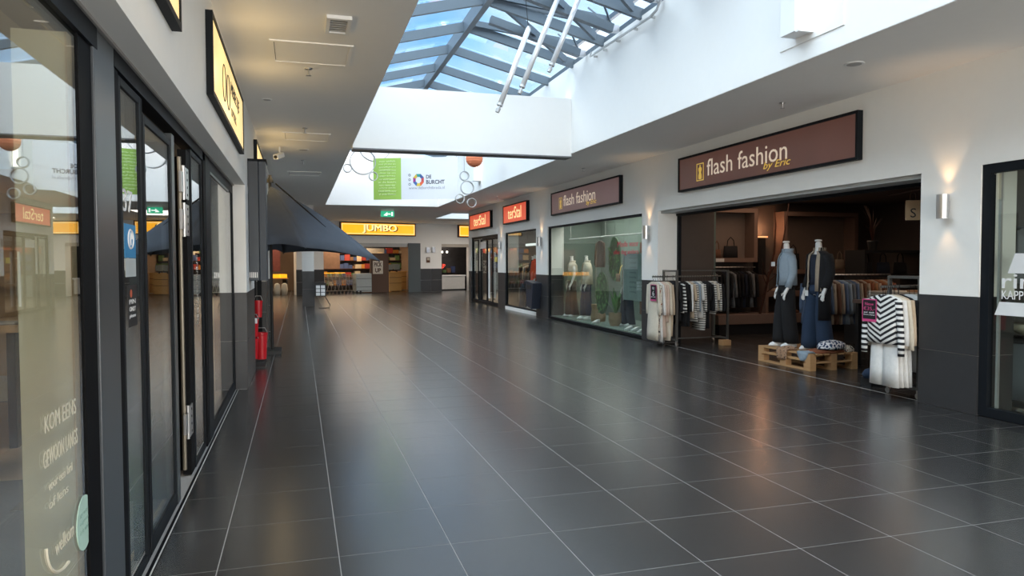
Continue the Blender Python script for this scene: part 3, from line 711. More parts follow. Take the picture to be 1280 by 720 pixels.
# three slanted tubes
M_TUBE = mat('satin_tube', (.75, .76, .78), .25, metal=.25, var=.02)
for (a, b_, lb) in (((3.20, 10, 4.89), (2.73, 10, 3.68), 'leftmost and shortest slanted white tube hanging below the glass roof'), ((3.70, 10, 5.50), (3.06, 10, 3.96), 'middle slanted white tube hanging below the glass roof'), ((4.05, 10, 5.58), (3.51, 10, 4.30), 'rightmost slanted white tube hanging below the glass roof')):
    a = V(a); b_ = V(b_); d = (b_-a).normalized()
    t = thing('hanging_tube', b_, lb, 'pendant')
    MB().tube([a, b_-d*.13], .038, 14).build('tube', M_TUBE, t, smooth=True)
    MB().tube([b_-d*.13, b_-d*.10], .044, 12).tube([b_-d*.10, b_-d*.06], .02, 10).tube([b_-d*.06, b_-d*.055, b_], [.03, .034, .028], 10).build('end_fitting', M_SILVER, t)
    MB().tube([a-d*.03, a], .03, 10).build('top_cap', M_SILVER, t)
    top = V((a.x-.06, a.y, 5.6-abs(a.x-.06-2.87)*.26))
    if top.z > a.z: MB().tube([a, top], .006, 5).build('cord', M_BLACK, t)
# pipe along the top of the well wall
t = thing('vent_drive_pipe', (4.8, 9, 5.05), 'thin looped steel pipe along the top of the near well wall', 'pipe')
MB().tube([(4.80, 9.05, 5.14), (4.78, 9.12, 5.02), (4.78, 9.3, 4.98), (4.78, 11.45, 5.02), (4.80, 11.56, 5.04), (4.82, 11.56, 5.12)], .014, 8).build('pipe', M_SILVER, t)
MB().tube([(4.82, 9.15, 5.14), (4.81, 9.2, 5.06), (4.81, 9.4, 5.02), (4.81, 11.4, 5.06)], .009, 8).build('pipe', M_SILVER, t)
for y in (9.35, 9.9, 10.5, 11.0, 11.4): MB().box(4.80, 4.865, y-.012, y+.012, 4.985, 5.015).build('clip', M_SILVER, t)

# banner
def on_banner(u, v): return V((1.80+u*1.96, 18.25-u*.85, 3.10+v*1.02)) # u 0..1 along, v 0..1 up
Rb = (on_banner(1, 0)-on_banner(0, 0)); LB = Rb.length; Rb = Rb.normalized(); Nb = Rb.cross(V((0, 0, 1)))
t = thing('hanging_banner', on_banner(.5, 0), 'wide white and green advertising banner hanging in the far light well', 'banner')
M_BANW = mat('banner_white', (.78, .78, .82), .6, var=.02); M_BANG = mat('banner_green', (.36, .56, .10), .6, var=.03)
def slab(mb, c0, c1, z0, z1, off, th):
    a, b_ = on_banner(c0, 0), on_banner(c1, 0)
    vs = []
    for q in (off, off+th):
        for p, z in ((a, z0), (b_, z0), (b_, z1), (a, z1)): vs.append(V((p.x, p.y, 3.10+z*1.02))+Nb*q)
    return mb.add(vs, [(3,2,1,0), (4,5,6,7), (0,1,5,4), (1,2,6,5), (2,3,7,6), (3,0,4,7)])
slab(MB(), .33, 1, 0, 1, 0, .012).build('white_panel', M_BANW, t)
slab(MB(), 0, .33, 0, 1, 0, .012).build('green_panel', M_BANG, t)
FB = (Rb, V((0, 0, 1)))
def bp(u, v, off=.013): return on_banner(u, v)+Nb*off
M_INK = mat('dark_ink', (.05, .05, .09), .6); M_LGREEN = mat('pale_green_ink', (.72, .85, .45), .6)
text('lettering', 'DE', M_INK, t, FB, bp(.625, .49), width=.13, height=.09, bold=.02)
text('lettering', 'BURCHT', M_INK, t, FB, bp(.625, .36), width=.46, height=.10, bold=.02)
text('web_address', 'www.deburchtbreda.nl', mat('grey_ink', (.35, .35, .42), .6), t, FB, bp(.42, .24), width=.90, height=.07)
lines = ['voor winkels', 'met plezier en', 'gezelligheid', 'SHOPPEN met', 'elkaar bij ons', 'altijd dichtbij', 'en vertrouwd', 'in de buurt', 'ruim twee uur', 'parkeren GRATIS', 'PARKEREN voor', 'al onze klanten']
rb = random.Random(3)
for i, s_ in enumerate(lines):
    text('small_print', s_, M_LGREEN, t, FB, bp(.165, .90-i*.072), width=.40+.06*rb.random(), height=.045, align='C', bold=.01)
cols = [(.02, .30, .28), (.05, .10, .30), (.55, .06, .06), (.75, .12, .05), (.75, .55, .08), (.05, .15, .40), (.35, .03, .22), (.70, .45, .05)]
cc = bp(.535, .46)
for i in range(8):
    a0 = PI/2-i*PI/4+PI/8; a1 = a0-PI/4
    pts = [cc+Rb*(r*math.cos(a))+V((0, 0, r*math.sin(a)*1.1)) for r, a in ((.075, a0), (.145, a0), (.145, a1), (.075, a1))]
    m = MB().add(pts+[p+Nb*.003 for p in pts], [(3,2,1,0), (4,5,6,7), (0,1,5,4), (1,2,6,5), (2,3,7,6), (3,0,4,7)])
    m.build('logo_segment', mat('logo_colour_%d' % i, cols[i], .5), t)
for i in range(3):
    c = bp(.43, .58-i*.11)
    MB().tube([c+Rb*(.026*math.cos(a))+V((0, 0, .026*math.sin(a))) for a in [j*PI/4 for j in range(8)]], .006, 4, closed=True).build('logo_ring', M_INK, t)
for u in (.02, .98): MB().tube([on_banner(u, 1), V((on_banner(u, 1).x, on_banner(u, 1).y, 5.17+.53*(1-abs(on_banner(u, 1).x-2.87)/1.97)+.12))], .004, 5).build('cord', M_BLACK, t)
# decorations: rings and paper lantern
M_RING = mat('silver_ring', (.45, .46, .47), .3, metal=.7)
def ring_cluster(name, specs, label, w=.05, top=5.1):
    c0 = specs[0][0]; t = thing(name, c0, label, 'decoration')
    for (c, r) in specs:
        prof = []; n = 36
        vs = []; fs = []
        for k in range(n):
            a = 2*PI*k/n
            for rr_, dy in ((r, -w), (r, w), (r-.018, w), (r-.018, -w)): vs.append((c[0]+rr_*math.cos(a), c[1]+dy, c[2]+rr_*math.sin(a)))
        for k in range(n):
            for q in range(4): fs.append((k*4+q, k*4+(q+1) % 4, ((k+1) % n)*4+(q+1) % 4, ((k+1) % n)*4+q))
        MB().add(vs, fs).build('ring', M_RING, t)
    MB().tube([V(specs[0][0])+V((0, 0, specs[0][1])), (c0[0], c0[1], 5.17+.53*(1-abs(c0[0]-2.87)/1.97)+.12)], .004, 5).build('cord', M_BLACK, t)
ring_cluster('ring_mobile', [((1.46, 17.3, 3.90), .30), ((1.11, 17.3, 3.74), .10), ((1.70, 17.3, 3.57), .105)], 'large ring mobile hanging left of the green banner panel')
ring_cluster('ring_mobile', [((3.84, 17.1, 3.62), .115), ((3.91, 17.1, 3.34), .165), ((3.73, 17.1, 3.07), .115), ((4.02, 17.1, 2.98), .115)], 'small four-ring mobile hanging at the right end of the banner', w=.04)
ring_cluster('ring_mobile', [((1.9, 18.9, 4.55), .42)], 'single wide ring hanging behind the top of the banner')
t = thing('paper_lantern', (4.14, 17.3, 4.07), 'round orange paper lantern hanging in the far light well', 'lantern')
pf = [(max(.02, (.21-.006*(i % 2))*math.sin(PI*i/20)), -.205*math.cos(PI*i/20)) for i in range(21)]
MB().lathe((4.14, 17.3, 4.07), pf, 24).build('shade', mat('orange_paper', (.78, .22, .10), .8, var=.05), t)
MB().tube([(4.14, 17.3, 4.275), (4.14, 17.3, 5.3)], .004, 5).build('cord', M_BLACK, t)
t = thing('paper_lantern', (1.0, 7.6, 4.60), 'orange paper lantern hidden above the left ceiling edge', 'lantern') if False else None
# ------------------------------------------------------------------ left side: optician interior, stickers, box, parasol, red buckets
w = thing('beige_screen', (-.87, 2.98, 0), 'tall beige screen standing inside the near optician window', 'screen')
MB().box(-.958, -.790, 2.95, 3.0, .006, 2.38).build('board', mat('beige_board', (.66, .56, .40), .7, var=.03), w)
MB().box(-.790, -.784, 2.945, 3.005, .006, 2.38).build('edge_strip', M_OAK, w)
M_MINT = mat('mint_print', (.45, .62, .52), .6)
M_MINTF = mat('faint_mint_print', (.64, .58, .45), .6)
w = thing('window_lettering', (-.774, 2.9, .6), 'mint oval sticker and faint lettering low on the near window', 'sticker')
MB().prism([(2.975+.095*math.cos(a), .600+.10*math.sin(a)) for a in [i*PI/14 for i in range(28)]], 'x', -.7745, -.772).build('oval_sticker', M_MINT, w)
for s_, y, z, wd, h in (('KOM EENS', 2.58, 1.02, .33, .055), ('GEWOON LANGS', 2.56, .91, .36, .055), ('voor een bril', 2.60, .83, .25, .03), ('of lens', 2.60, .77, .20, .03), ('welkom', 2.65, .60, .20, .05)):
    text('lettering', s_, M_MINTF, w, FL, (-.7745, y, z), width=wd, height=h, ext=.001)
M_GG = mat('grey_green', (.25, .38, .32), .6)
for s_, z in (('gratis', .63), ('oogmeting', .60), ('in de winkel', .57)):
    text('small_print', s_, M_GG, w, FL, (-.772, 2.975, z), width=.12, height=.018, align='C', ext=.001)
MB().tube([(-.773, 2.75-.19*math.cos(a), .66-.13*math.sin(a)) for a in [i*PI/20 for i in range(12)]], .005, 5).build('swoosh', M_MINTF, w)
# eyewear rack
t = thing('eyewear_rack', (-2.2, 6.15, 0), 'tall purple eyewear rack behind the near optician window', 'rack')
MB().box(-2.35, -2.31, 5.7, 6.3, .9, 2.2).build('back_board', mat('purple_board', (.10, .055, .11), .6), t)
MB().box(-2.36, -2.25, 5.65, 6.35, 0, .9).build('base', M_OAK, t)
for i in range(12):
    z = 1.02+i*.095
    for y in (5.82, 6.14):
        m = MB()
        for dy in (-.035, .035):
            m.tube([(-2.24, y+dy+.03*math.cos(a), z+.022*math.sin(a)) for a in [k*PI/5 for k in range(10)]], .005, 4, closed=True)
        m.tube([(-2.24, y-.07, z), (-2.31, y-.07, z)], .004, 4).tube([(-2.24, y+.07, z), (-2.31, y+.07, z)], .004, 4)
        g = m.build('spectacles', M_BLACK, None, at=(-2.24, y, z)) 
        props(g, 'dark-framed spectacles, %s from the bottom in the %s column of the purple rack' % (('first', 'second', 'third', 'fourth', 'fifth', 'sixth', 'seventh', 'eighth', 'ninth', 'tenth', 'eleventh', 'twelfth')[i], 'near' if y < 6 else 'far'), 'glasses', 'spectacles on the purple rack')
t = thing('shop_desk', (-2.3, 7.9, 0), 'oak desk with dark panels inside the optician', 'desk')
MB().box(-3.0, -2.25, 6.9, 8.1, .98, 1.04).build('table_top', M_OAK, t)
for x in (-2.95, -2.35): MB().box(x, x+.06, 6.95, 8.05, 0, .98).build('side_panel', M_BLACK, t)
for x in (-2.7, -2.5): MB().box(x, x+.07, 6.94, 7.0, 0, .98).build('leg', M_OAK, t)
t = thing('catalogue', (-2.3, 7.5, 1.04), 'open grey catalogue lying on the optician desk', 'book')
MB().box(-2.7, -2.3, 7.0, 7.25, 1.042, 1.057).build('pages', mat('grey_paper', (.4, .4, .4), .7), t)
MB().box(-2.72, -2.28, 6.99, 7.26, 1.040, 1.043).build('cover', M_BLACK, t)
# counter seen through the door glass
t = thing('shop_counter', (-1.5, 8.0, 0), 'cream counter with oak top inside the optician entrance', 'counter')
MB().box(-2.0, -1.1, 7.6, 8.6, .01, 1.0).build('body', mat('counter_cream', (.62, .58, .50), .6), t)
MB().box(-2.05, -1.05, 7.55, 8.65, 1.0, 1.05).build('top', M_OAK, t)
t = thing('wall_shelf', (-4.8, 9.3, 0), 'oak display wall with lit shelves at the back of the optician', 'shelf')
MB().box(-6.8, -1.2, 9.32, 9.38, .3, 2.6).build('back_board', M_OAK, t)
for z in (.9, 1.3, 1.7, 2.1):
    MB().box(-6.8, -1.3, 9.08, 9.32, z, z+.03).build('shelf', M_OAK, t)
# stickers on the side light
w = thing('window_sticker', (-.774, 3.8, 1.5), 'blue and white sticker on the narrow side light', 'sticker')
MB().box(-.7745, -.773, 3.72, 3.955, 1.58, 1.74).build('blue_part', mat('sticker_blue', (.03, .27, .55), .5), w)
MB().tube([(-.772, 3.84+.055*math.cos(a), 1.67+.045*math.sin(a)) for a in [k*PI/8 for k in range(16)]], .005, 4, closed=True).build('emblem', M_WHITE, w)
MB().tube([(-.772, 3.85+.016*math.cos(a), 1.67+.030*math.sin(a)) for a in [k*PI/8 for k in range(12)]], .004, 4).build('emblem', M_WHITE, w)
MB().box(-.7745, -.773, 3.73, 3.95, 1.49, 1.578).build('paper', mat('sticker_paper', (.5, .53, .52), .6), w)
w = thing('house_number', (-.774, 3.8, 1.8), 'white house number on the narrow side light', 'number')
text('digits', '37', M_WHITE, w, FL, (-.774, 3.70, 1.795), width=.20, height=.105, ext=.002)
w = thing('payment_sticker', (-.774, 3.75, 1.3), 'black payment sticker with red mark on the side light', 'sticker')
MB().box(-.7745, -.773, 3.76, 3.96, 1.25, 1.45).build('sheet', M_BLACK, w)
MB().tube([(-.773, 3.83, 1.41), (-.772, 3.83, 1.41)], .02, 12).build('mark', mat('orange_mark', (.6, .12, .05), .5), w)
for i, s_ in enumerate(('PIN', 'ONLY', 'please')): text('lettering', s_, M_WHITE, w, FL, (-.773, 3.79, 1.36-i*.035), width=.13, height=.022, ext=.001)

# dark folded box (shutter case) on the left wall
t = thing('wall_case', (-.5, 9.9, 1.3), 'tall dark grey case fixed upright on the left pillar', 'case')
MB().box(-.618, -.49, 9.88, 10.3, 1.32, 2.86).build('body', mat('case_grey', (.030, .040, .052), .45), t, bevel=.006)
MB().box(-.488, -.40, 9.91, 10.28, 1.32, 2.86).build('cover', mat('case_grey_lit', (.050, .060, .075), .5), t, bevel=.006)  # paler copy of the case grey: its lit side put into the colour
for k in range(5): MB().box(-.612+k*.022, -.602+k*.022, 9.872, 9.88, 1.36, 1.43).build('vent_slot', M_SILVER, t)
MB().box(-.618, -.39, 9.87, 10.31, 2.86, 2.885).build('cap', M_FRAME, t)

# parasol
t = thing('parasol', (-.30, 13.3, 0), 'large dark blue parasol open beside the left shop fronts', 'parasol')
M_CANV = mat('parasol_canvas', (.070, .082, .105), .85, var=.1, bump=.15, bscale=25)
ap = V((-.46, 13.1, 2.86))
rim = [V((.10, 11.55, 1.78)), V((1.36, 12.85, 1.58)), V((1.37, 13.4, 1.60)), V((1.1, 14.8, 1.70)), V((-.3, 15.3, 1.75)), V((-.60, 14.2, 1.75)), V((-.62, 12.2, 1.78)), V((-.58, 11.62, 1.80))]
N = len(rim)
for i in range(N):
    a, c = rim[i], rim[(i+1) % N]; rows = []
    K = 8; J = 8
    for r in range(K+1):
        f = r/K; row = []
        for j in range(J+1):
            u = j/J; e = a.lerp(c, u)
            p = ap.lerp(e, f)
            sag = -.20*math.sin(PI*f)*(.6+.4*math.sin(PI*u))*0 + .10*math.sin(PI*f)
            e_in = -(.16*math.sin(PI*u))*f*f
            dirc = V((e.x-ap.x, e.y-ap.y, 0)); dirc = dirc.normalized() if dirc.length > 1e-3 else dirc
            p = p+V((0, 0, sag+.03*math.sin(PI*u)*math.sin(PI*f)*0))+dirc*e_in*.9 + V((0, 0, .05*math.sin(PI*u)*f*f))
            row.append(p)
        rows.append(row)
    MB().grid(rows).build('canopy_panel', M_CANV, t, smooth=True, solid=.006, fix=False)
for i in range(N):
    a = rim[i]; pts = []
    for r in range(9):
        f = r/8; pts.append(ap.lerp(a, f)+V((0, 0, .10*math.sin(PI*f)-.02)))
    MB().tube(pts, .011, 6).build('rib', M_BLACK, t)
    MB().tube([V((ap.x, ap.y, 2.15)), pts[4]], .008, 6).build('strut', M_BLACK, t)
MB().tube([(ap.x, ap.y, .02), (ap.x, ap.y, 3.05)], .024, 12).build('pole', M_BLACK, t)
MB().lathe((ap.x, ap.y, 2.10), [(.05, 0), (.05, .10)], 12).build('runner', M_BLACK, t)
MB().lathe((ap.x, ap.y, 2.92), [(.06, 0), (.05, .05), (.012, .12)], 12).build('finial', M_BLACK, t)
MB().box(ap.x-.15, ap.x+.15, ap.y-.3, ap.y+.3, .0, .06).build('base', M_BLACK, t)
# a darker lining fold near the top
MB().tube([ap+V((.10, -.25, .02)), V((.18, 12.1, 2.34)), V((.42, 12.0, 2.12))], [.012, .012, .004], 6).build('fabric_fold', M_BLACKCLOTH, t)

# red bucket bags
M_REDP = mat('red_plastic', (.55, .012, .02), .35)
for (x, y, z0, h, r, lb) in ((-.56, 11.5, .10, .40, .085, 'larger red bucket hanging lowest by the left pillar'), (-.66, 11.3, .46, .26, .075, 'red bucket hanging halfway by the left pillar'), (-.66, 11.32, .13, .30, .065, 'slim red container under the halfway bucket'), (-.60, 11.55, .73, .25, .06, 'red cylinder hanging topmost by the left pillar')):
    t = thing('red_bucket', (x, y, z0), lb, 'bucket')
    MB().lathe((x, y, z0), [(r*.8, 0), (r, h*.9), (r*1.06, h*.92), (r*1.06, h), (r*.9, h), (r*.85, h*.5)], 16).build('body', M_REDP, t, smooth=False)
    MB().tube([(x-r, y, z0+h), (x-r*.6, y, z0+h+.07), (x+r*.6, y, z0+h+.07), (x+r, y, z0+h)], .006, 6).build('handle', M_SILVER, t)
t = thing('bucket_stand', (-.62, 11.45, 0), 'narrow black stand that carries the red buckets', 'stand')
MB().box(-.80, -.75, 11.40, 11.48, 0, 1.05).build('post', M_BLACK, t)
MB().box(-.82, -.50, 11.2, 11.7, 0, .03).build('foot', M_BLACK, t)
for z in (.52, .74, 1.0): MB().tube([(-.76, 11.44, z+.03), (-.60, 11.44, z+.03)], .01, 6).build('arm', M_BLACK, t)
MB().box(-.70, -.60, 11.21, 11.215, .66, .74).build('white_tag', M_WHITE, t)

# little stand by the column
t = thing('leaflet_stand', (.75, 25.2, 0), 'black curved leaflet stand with white sheets beside the column', 'stand')
MB().tube([(.62, 25.0, .02), (.95, 25.0, .02), (.98, 25.0, .12), (.80, 25.02, .45), (.72, 25.05, .80)], .015, 8).build('curved_leg', M_BLACK, t)
MB().box(.48, .86, 25.02, 25.05, .42, .86).build('tray', M_BLACK, t)
for i in range(2):
    for j in range(3): MB().box(.53+i*.16, .66+i*.16, 25.005, 25.02, .44+j*.12, .54+j*.12).build('leaflet', M_WHITE, t)
# ------------------------------------------------------------------ clothes
def fab(nm, c, **k): return mat(nm, c, .9, var=k.pop('var', .12), scale=30, bump=.15, bscale=220, **k)
C_CREAM = fab('cream_cloth', (.62, .56, .46)); C_WHITE = fab('white_cloth', (.72, .71, .69)); C_BEIGE = fab('beige_cloth', (.50, .39, .28))
C_PINK = fab('blush_cloth', (.60, .46, .38)); C_BLACK = M_BLACKCLOTH; C_NAVY = fab('navy_cloth', (.012, .018, .035)); C_DENIM = fab('denim', (.018, .036, .075), )
C_LDEN = fab('light_denim', (.26, .32, .38)); C_GREYC = fab('grey_cloth', (.16, .17, .18)); C_BROWN = fab('brown_cloth', (.13, .06, .035)); C_TAUPE = fab('taupe_cloth', (.36, .29, .22))
C_STRIPE = ramp_mat('black_white_stripes', [(0, (.74, .73, .71)), (.52, (.012, .012, .016))], 'wave', 5.0, .9)
C_CHEV = ramp_mat('chevron_stripes', [(0, (.74, .73, .71)), (.52, (.012, .012, .016))], 'wave', 5.0, .9)
_n = C_CHEV.node_tree.nodes; _l = C_CHEV.node_tree.links
_w = [q for q in _n if q.type == 'TEX_WAVE'][0]; _t = [q for q in _n if q.type == 'TEX_COORD'][0]
_s = _n.new('ShaderNodeSeparateXYZ'); _a = _n.new('ShaderNodeMath'); _a.operation = 'ABSOLUTE'; _m = _n.new('ShaderNodeMath'); _m.operation = 'MULTIPLY_ADD'; _m.inputs[1].default_value = -.55
_c = _n.new('ShaderNodeCombineXYZ'); _l.new(_t.outputs['Object'], _s.inputs[0]); _l.new(_s.outputs['Y'], _a.inputs[0]); _l.new(_a.outputs[0], _m.inputs[0]); _l.new(_s.outputs['Z'], _m.inputs[2]); _l.new(_m.outputs[0], _c.inputs['Z']); _l.new(_c.outputs[0], _w.inputs['Vector'])
C_PIN = ramp_mat('fine_grey_stripes', [(0, (.60, .58, .54)), (.72, (.06, .06, .06))], 'wave', 7.5, .9)
C_LEO = ramp_mat('leopard_print', [(0, (.03, .02, .015)), (.30, (.34, .20, .12))], 'voronoi', 34, .9)
C_BLUEP = ramp_mat('white_blue_star_print', [(0, (.02, .04, .10)), (.36, (.72, .72, .74)), (.60, (.02, .04, .10))], 'voronoi', 16, .9)
C_FLOR = ramp_mat('floral_print', [(0, (.03, .03, .03)), (.42, (.62, .58, .5)), (.62, (.25, .10, .06))], 'noise', 22, .9)
C_RUST = fab('rust_cloth', (.22, .07, .03)); C_GREENC = fab('sage_cloth', (.25, .32, .22)); C_BLUEC = fab('blue_grey_cloth', (.10, .14, .22))
C_RED = fab('bright_red_cloth', (.72, .05, .012)); C_LEATH = mat('brown_leather', (.10, .045, .03), .5); C_ORG = fab('orange_brown_cloth', (.30, .15, .07))
def garment(pos, m, label, group, rot=0, w=.42, L=.75, sl=.5, seed=0, flare=1.0, name='hanging_garment', cat='clothing', m2=None, trousers=False, rail_r=.014):
    """hangs from a rail through pos, width across local y, seen edge-on along local x"""
    t = thing(name, pos, label, cat, group)
    xf = Matrix.Translation(pos) @ Matrix.Rotation(rot, 4, 'Z')
    r = random.Random(seed)
    # hanger
    MB(xf).tube([(0, .0, -.085), (0, .0, -.03), (0, .018, -.005), (0, .012, rail_r+.006), (0, -.008, rail_r+.008), (0, -.018, 0)], .003, 5).tube([(0, -w*.42, -.135), (0, -w*.2, -.10), (0, 0, -.08), (0, w*.2, -.10), (0, w*.42, -.135)], .008, 5).build('hanger', M_BLACK, t)
    if trousers:
        for s in (-1, 1):
            rg = []
            for i in range(6):
                f = i/5; rg.append(((.004*s, s*w*.22*(1+.25*f), -.13-(L-.13)*f), .020+.01*f, w*.21*(1+.35*f*flare), 0))
            MB(xf).loft(rg, 12, folds=.10, seed=seed+s, foldk=3).build('trouser_leg', m, t, smooth=True)
        return t
    rg = []
    prof = [(.070, .030, .20), (.085, .034, .45), (.105, .038, .75), (.135, .040, .95), (.19, .042, .93), (.30, .040, .88)]
    for z, rx, k in prof: rg.append(((0, 0, -z), rx*.8, w*.5*k, 0))
    for i in range(1, 6):
        f = i/5; rg.append(((.01*math.sin(seed+i), 0, -.30-(L-.30)*f), .040+.012*f*flare, w*.5*(.88+.16*f*flare), 0))
    MB(xf).loft(rg, 18, folds=.11, seed=seed, foldk=4).build('body', m, t, smooth=True)
    if sl:
        for s in (-1, 1):
            rg = []; dx = (r.random()-.5)*.04
            for i in range(6):
                f = i/5; rg.append(((dx*f, s*(w*.44+.055*math.sin(f*1.6)), -.125-sl*f), .026, .052-.014*f, 0))
            MB(xf).loft(rg, 10, folds=.08, seed=seed+s, foldk=2).build('sleeve', m2 or m, t, smooth=True)
    return t
def card(pos, rot, w, h, label, lines, mb_, mborder, name='price_card'):
    t = thing(name, pos, label, 'sign')
    xf = Matrix.Translation(pos) @ Matrix.Rotation(rot, 4, 'Z')
    MB(xf).box(-.004, .0, -w/2, w/2, -h/2, h/2).build('card', mb_, t)
    for q in ((-w/2, w/2, h/2-.012, h/2), (-w/2, w/2, -h/2, -h/2+.03), (-w/2, -w/2+.01, -h/2+.03, h/2-.012), (w/2-.01, w/2, -h/2+.03, h/2-.012)): MB(xf).box(-.006, .0005, *q).build('border', mborder, t)
    R = xf.to_3x3() @ V((0, -1, 0)); N = xf.to_3x3() @ V((-1, 0, 0))
    z = h/2-.03
    for s_, hh, m_ in lines:
        z -= hh*1.25
        text('lettering', s_, m_, t, (R, V((0, 0, 1))), V(pos)+N*.006+V((0, 0, z)), width=min(w*.8, hh*len(s_)*.75), height=hh, align='C', ext=.001)
    MB(xf).tube([(0, 0, h/2), (0, 0, h/2+.10)], .003, 5).build('clip', M_SILVER, t)
M_PINKS = mat('magenta_print', (.55, .06, .20), .5)
def rack(x0, x1, y0, y1, top, label, arm=None, back=None):
    """frame-shaped ends parallel to y at x0 and x1, rail along x"""
    t = thing('clothes_rack', (x0, (y0+y1)/2, 0), label, 'rack')
    for x in (x0, x1):
        b = .03
        MB().box(x-.02, x+.02, y0, y0+b, .10, top).build('post', M_RACK, t); MB().box(x-.02, x+.02, y1-b, y1, .10, top).build('post', M_RACK, t)
        MB().box(x-.02, x+.02, y0+b, y1-b, top-b, top).build('top_bar', M_RACK, t); MB().box(x-.02, x+.02, y0+b, y1-b, .10, .13).build('bottom_bar', M_RACK, t)
        for y in (y0+.015, y1-.015):
            c = MB().tube([(x-.014, y, .035), (x+.014, y, .035)], .034, 14).build('caster', M_CHROME, t)
            MB().box(x-.018, x+.018, y-.012, y+.012, .06, .10).build('fork', M_CHROME, c)
    ym = (y0+y1)/2
    MB().tube([(x0-(arm or 0), ym, top-.12), (x1, ym, top-.12)], .014, 10).build('rail', M_RACK, t)
    MB().box(x0+.02, x1-.02, ym-.012, ym+.012, .104, .126).build('lower_bar', M_RACK, t)
    MB().box(x0+.02, x1-.02, y1-.028, y1-.004, top-.028, top-.004).build('top_rail', M_RACK, t)
    return t
M_RACK = mat('raw_steel', (.20, .20, .19), .38, metal=.8)
# rack by the pillar, left side of the opening
rack(6.60, 7.66, 11.77, 12.30, 1.39, 'grey steel clothes rack on casters beside the display window pillar', arm=.37)
G1 = 'light long garments at the front of the left rack'
spec = [(C_CREAM, 1.05, 'cream long dress, outermost on the left rack'), (C_FLOR, .95, 'floral print dress second from the outer end of the left rack'), (C_WHITE, 1.08, 'white long shirt dress third from the outer end of the left rack'), (C_PINK, 1.0, 'blush long blouse in the middle of the light garments'), (C_PINK, .72, 'short blush blouse among the light long garments'), (C_CREAM, 1.06, 'cream tunic next to the steel post of the left rack'), (C_BEIGE, .98, 'beige coat touching the steel post of the left rack')]
for i, (m, L, lb) in enumerate(spec):
    garment((6.25+i*.048, 12.035, 1.27-.02), m, lb, G1, L=L+.09, sl=.55, seed=i, w=.40, flare=.6, rail_r=.034)
G2 = 'dark and pale garments on the left rack'
spec = [(C_BLACK, .85, 0), (C_BLACK, .8, 0), (C_STRIPE, .66, 0), (C_BLACK, .9, 0), (C_BLACK, .9, 0), (C_WHITE, .45, 0), (C_BEIGE, .75, 0), (C_PIN, .82, 0), (C_LDEN, .62, 0), (C_WHITE, .75, 0), (C_PIN, .98, 0), (C_BLACK, .95, 0), (C_BLACK, .95, 0), (C_BLACK, .62, 0), (C_PIN, .68, 0), (C_CREAM, .62, 0), (C_PIN, .62, 0), (C_BLACK, .6, 0)]
nmz = {C_BLACK.name: 'black', C_STRIPE.name: 'striped', C_WHITE.name: 'white', C_BEIGE.name: 'beige', C_PIN.name: 'fine-striped pale', C_LDEN.name: 'light denim', C_CREAM.name: 'cream'}
seen = {}; ordw = ['first', 'second', 'third', 'fourth', 'fifth', 'sixth', 'seventh', 'eighth', 'ninth', 'tenth', 'eleventh', 'twelfth', 'thirteenth', 'fourteenth', 'fifteenth', 'sixteenth', 'seventeenth', 'eighteenth']
for i, (m, L, _) in enumerate(spec):
    k = nmz[m.name]
    garment((6.66+i*.054, 12.035, 1.27-.02), m, '%s garment hanging %s behind the steel post of left rack' % (k, ordw[i]), G2, L=L, sl=.5 if i % 3 else .3, seed=20+i, w=.42, flare=.5, rail_r=.034)
card((6.205, 11.93, .98), 0, .22, .30, 'magenta and white price card on the outer end of the left rack', [('NU', .05, M_WHITE), ('6', .09, M_WHITE), ('per stuk', .03, M_WHITE)], C_BLACK, M_PINKS)
t = thing('wood_block', (7.66, 11.75, 0), 'raw wooden block under the foot of the left rack', 'block'); MB().box(7.44, 7.62, 11.60, 11.74, 0, .10).build('block', M_WOODP, t, bevel=.004)
# rack at the near side of the opening
rack(6.63, 7.25, 6.42, 6.88, 1.38, 'grey steel clothes rack on casters beside the near dark-tiled pillar', arm=.33)
G3 = 'garments at the front of the near rack'
spec = [('stripes', C_STRIPE, .62, .62, 'black and white striped sweater facing the hall on the near rack'), ('w', C_WHITE, .60, .5, 'white sweater just behind the striped sweater'), ('c', C_CREAM, .66, .55, 'cream cardigan behind the striped sweater'), ('b', C_BEIGE, .62, .5, 'beige knit between cream cardigan and steel frame'), ('s', C_BLACK, .6, .3, 'black top against the steel frame of the near rack')]
for i, (_, m, L, sl, lb) in enumerate(spec):
    garment((6.33+i*.055, 6.65, 1.26-.02), C_CHEV if i == 0 else m, lb, G3, L=L, sl=sl, seed=60+i, w=.50, flare=.3, rail_r=.034, m2=m)
for i in range(4):
    garment((6.36+i*.06, 6.65, 1.26-.02), C_WHITE, ['white wide trousers, outermost below the striped sweater', 'white wide trousers, second below the striped sweater', 'white wide trousers, third below the sweaters', 'white wide trousers nearest the steel frame'][i], 'white trousers below the striped sweater', w=.40, L=1.10, seed=80+i, trousers=True, flare=1.2, rail_r=.034)
for i, m in enumerate((C_WHITE, C_CREAM, C_WHITE, C_GREYC, C_WHITE, C_BLACK, C_WHITE)):
    garment((6.70+i*.07, 6.65, 1.26-.02), m, '%s garment hanging %s behind the steel frame of near rack' % (('white', 'cream', 'white', 'grey', 'white', 'black', 'white')[i], ordw[i]), 'garments inside the near rack', L=.95, sl=.5, seed=90+i, w=.42, flare=.5, rail_r=.034)
card((6.285, 6.80, .985), 0, .215, .26, 'magenta and black price card on the striped sweater', [('Nieuw', .035, M_PINKS), ('\u20ac35,-', .05, M_PINKS), ('per stuk', .026, M_WHITE), ('nieuwe collectie', .014, M_WHITE)], C_BLACK, M_PINKS)

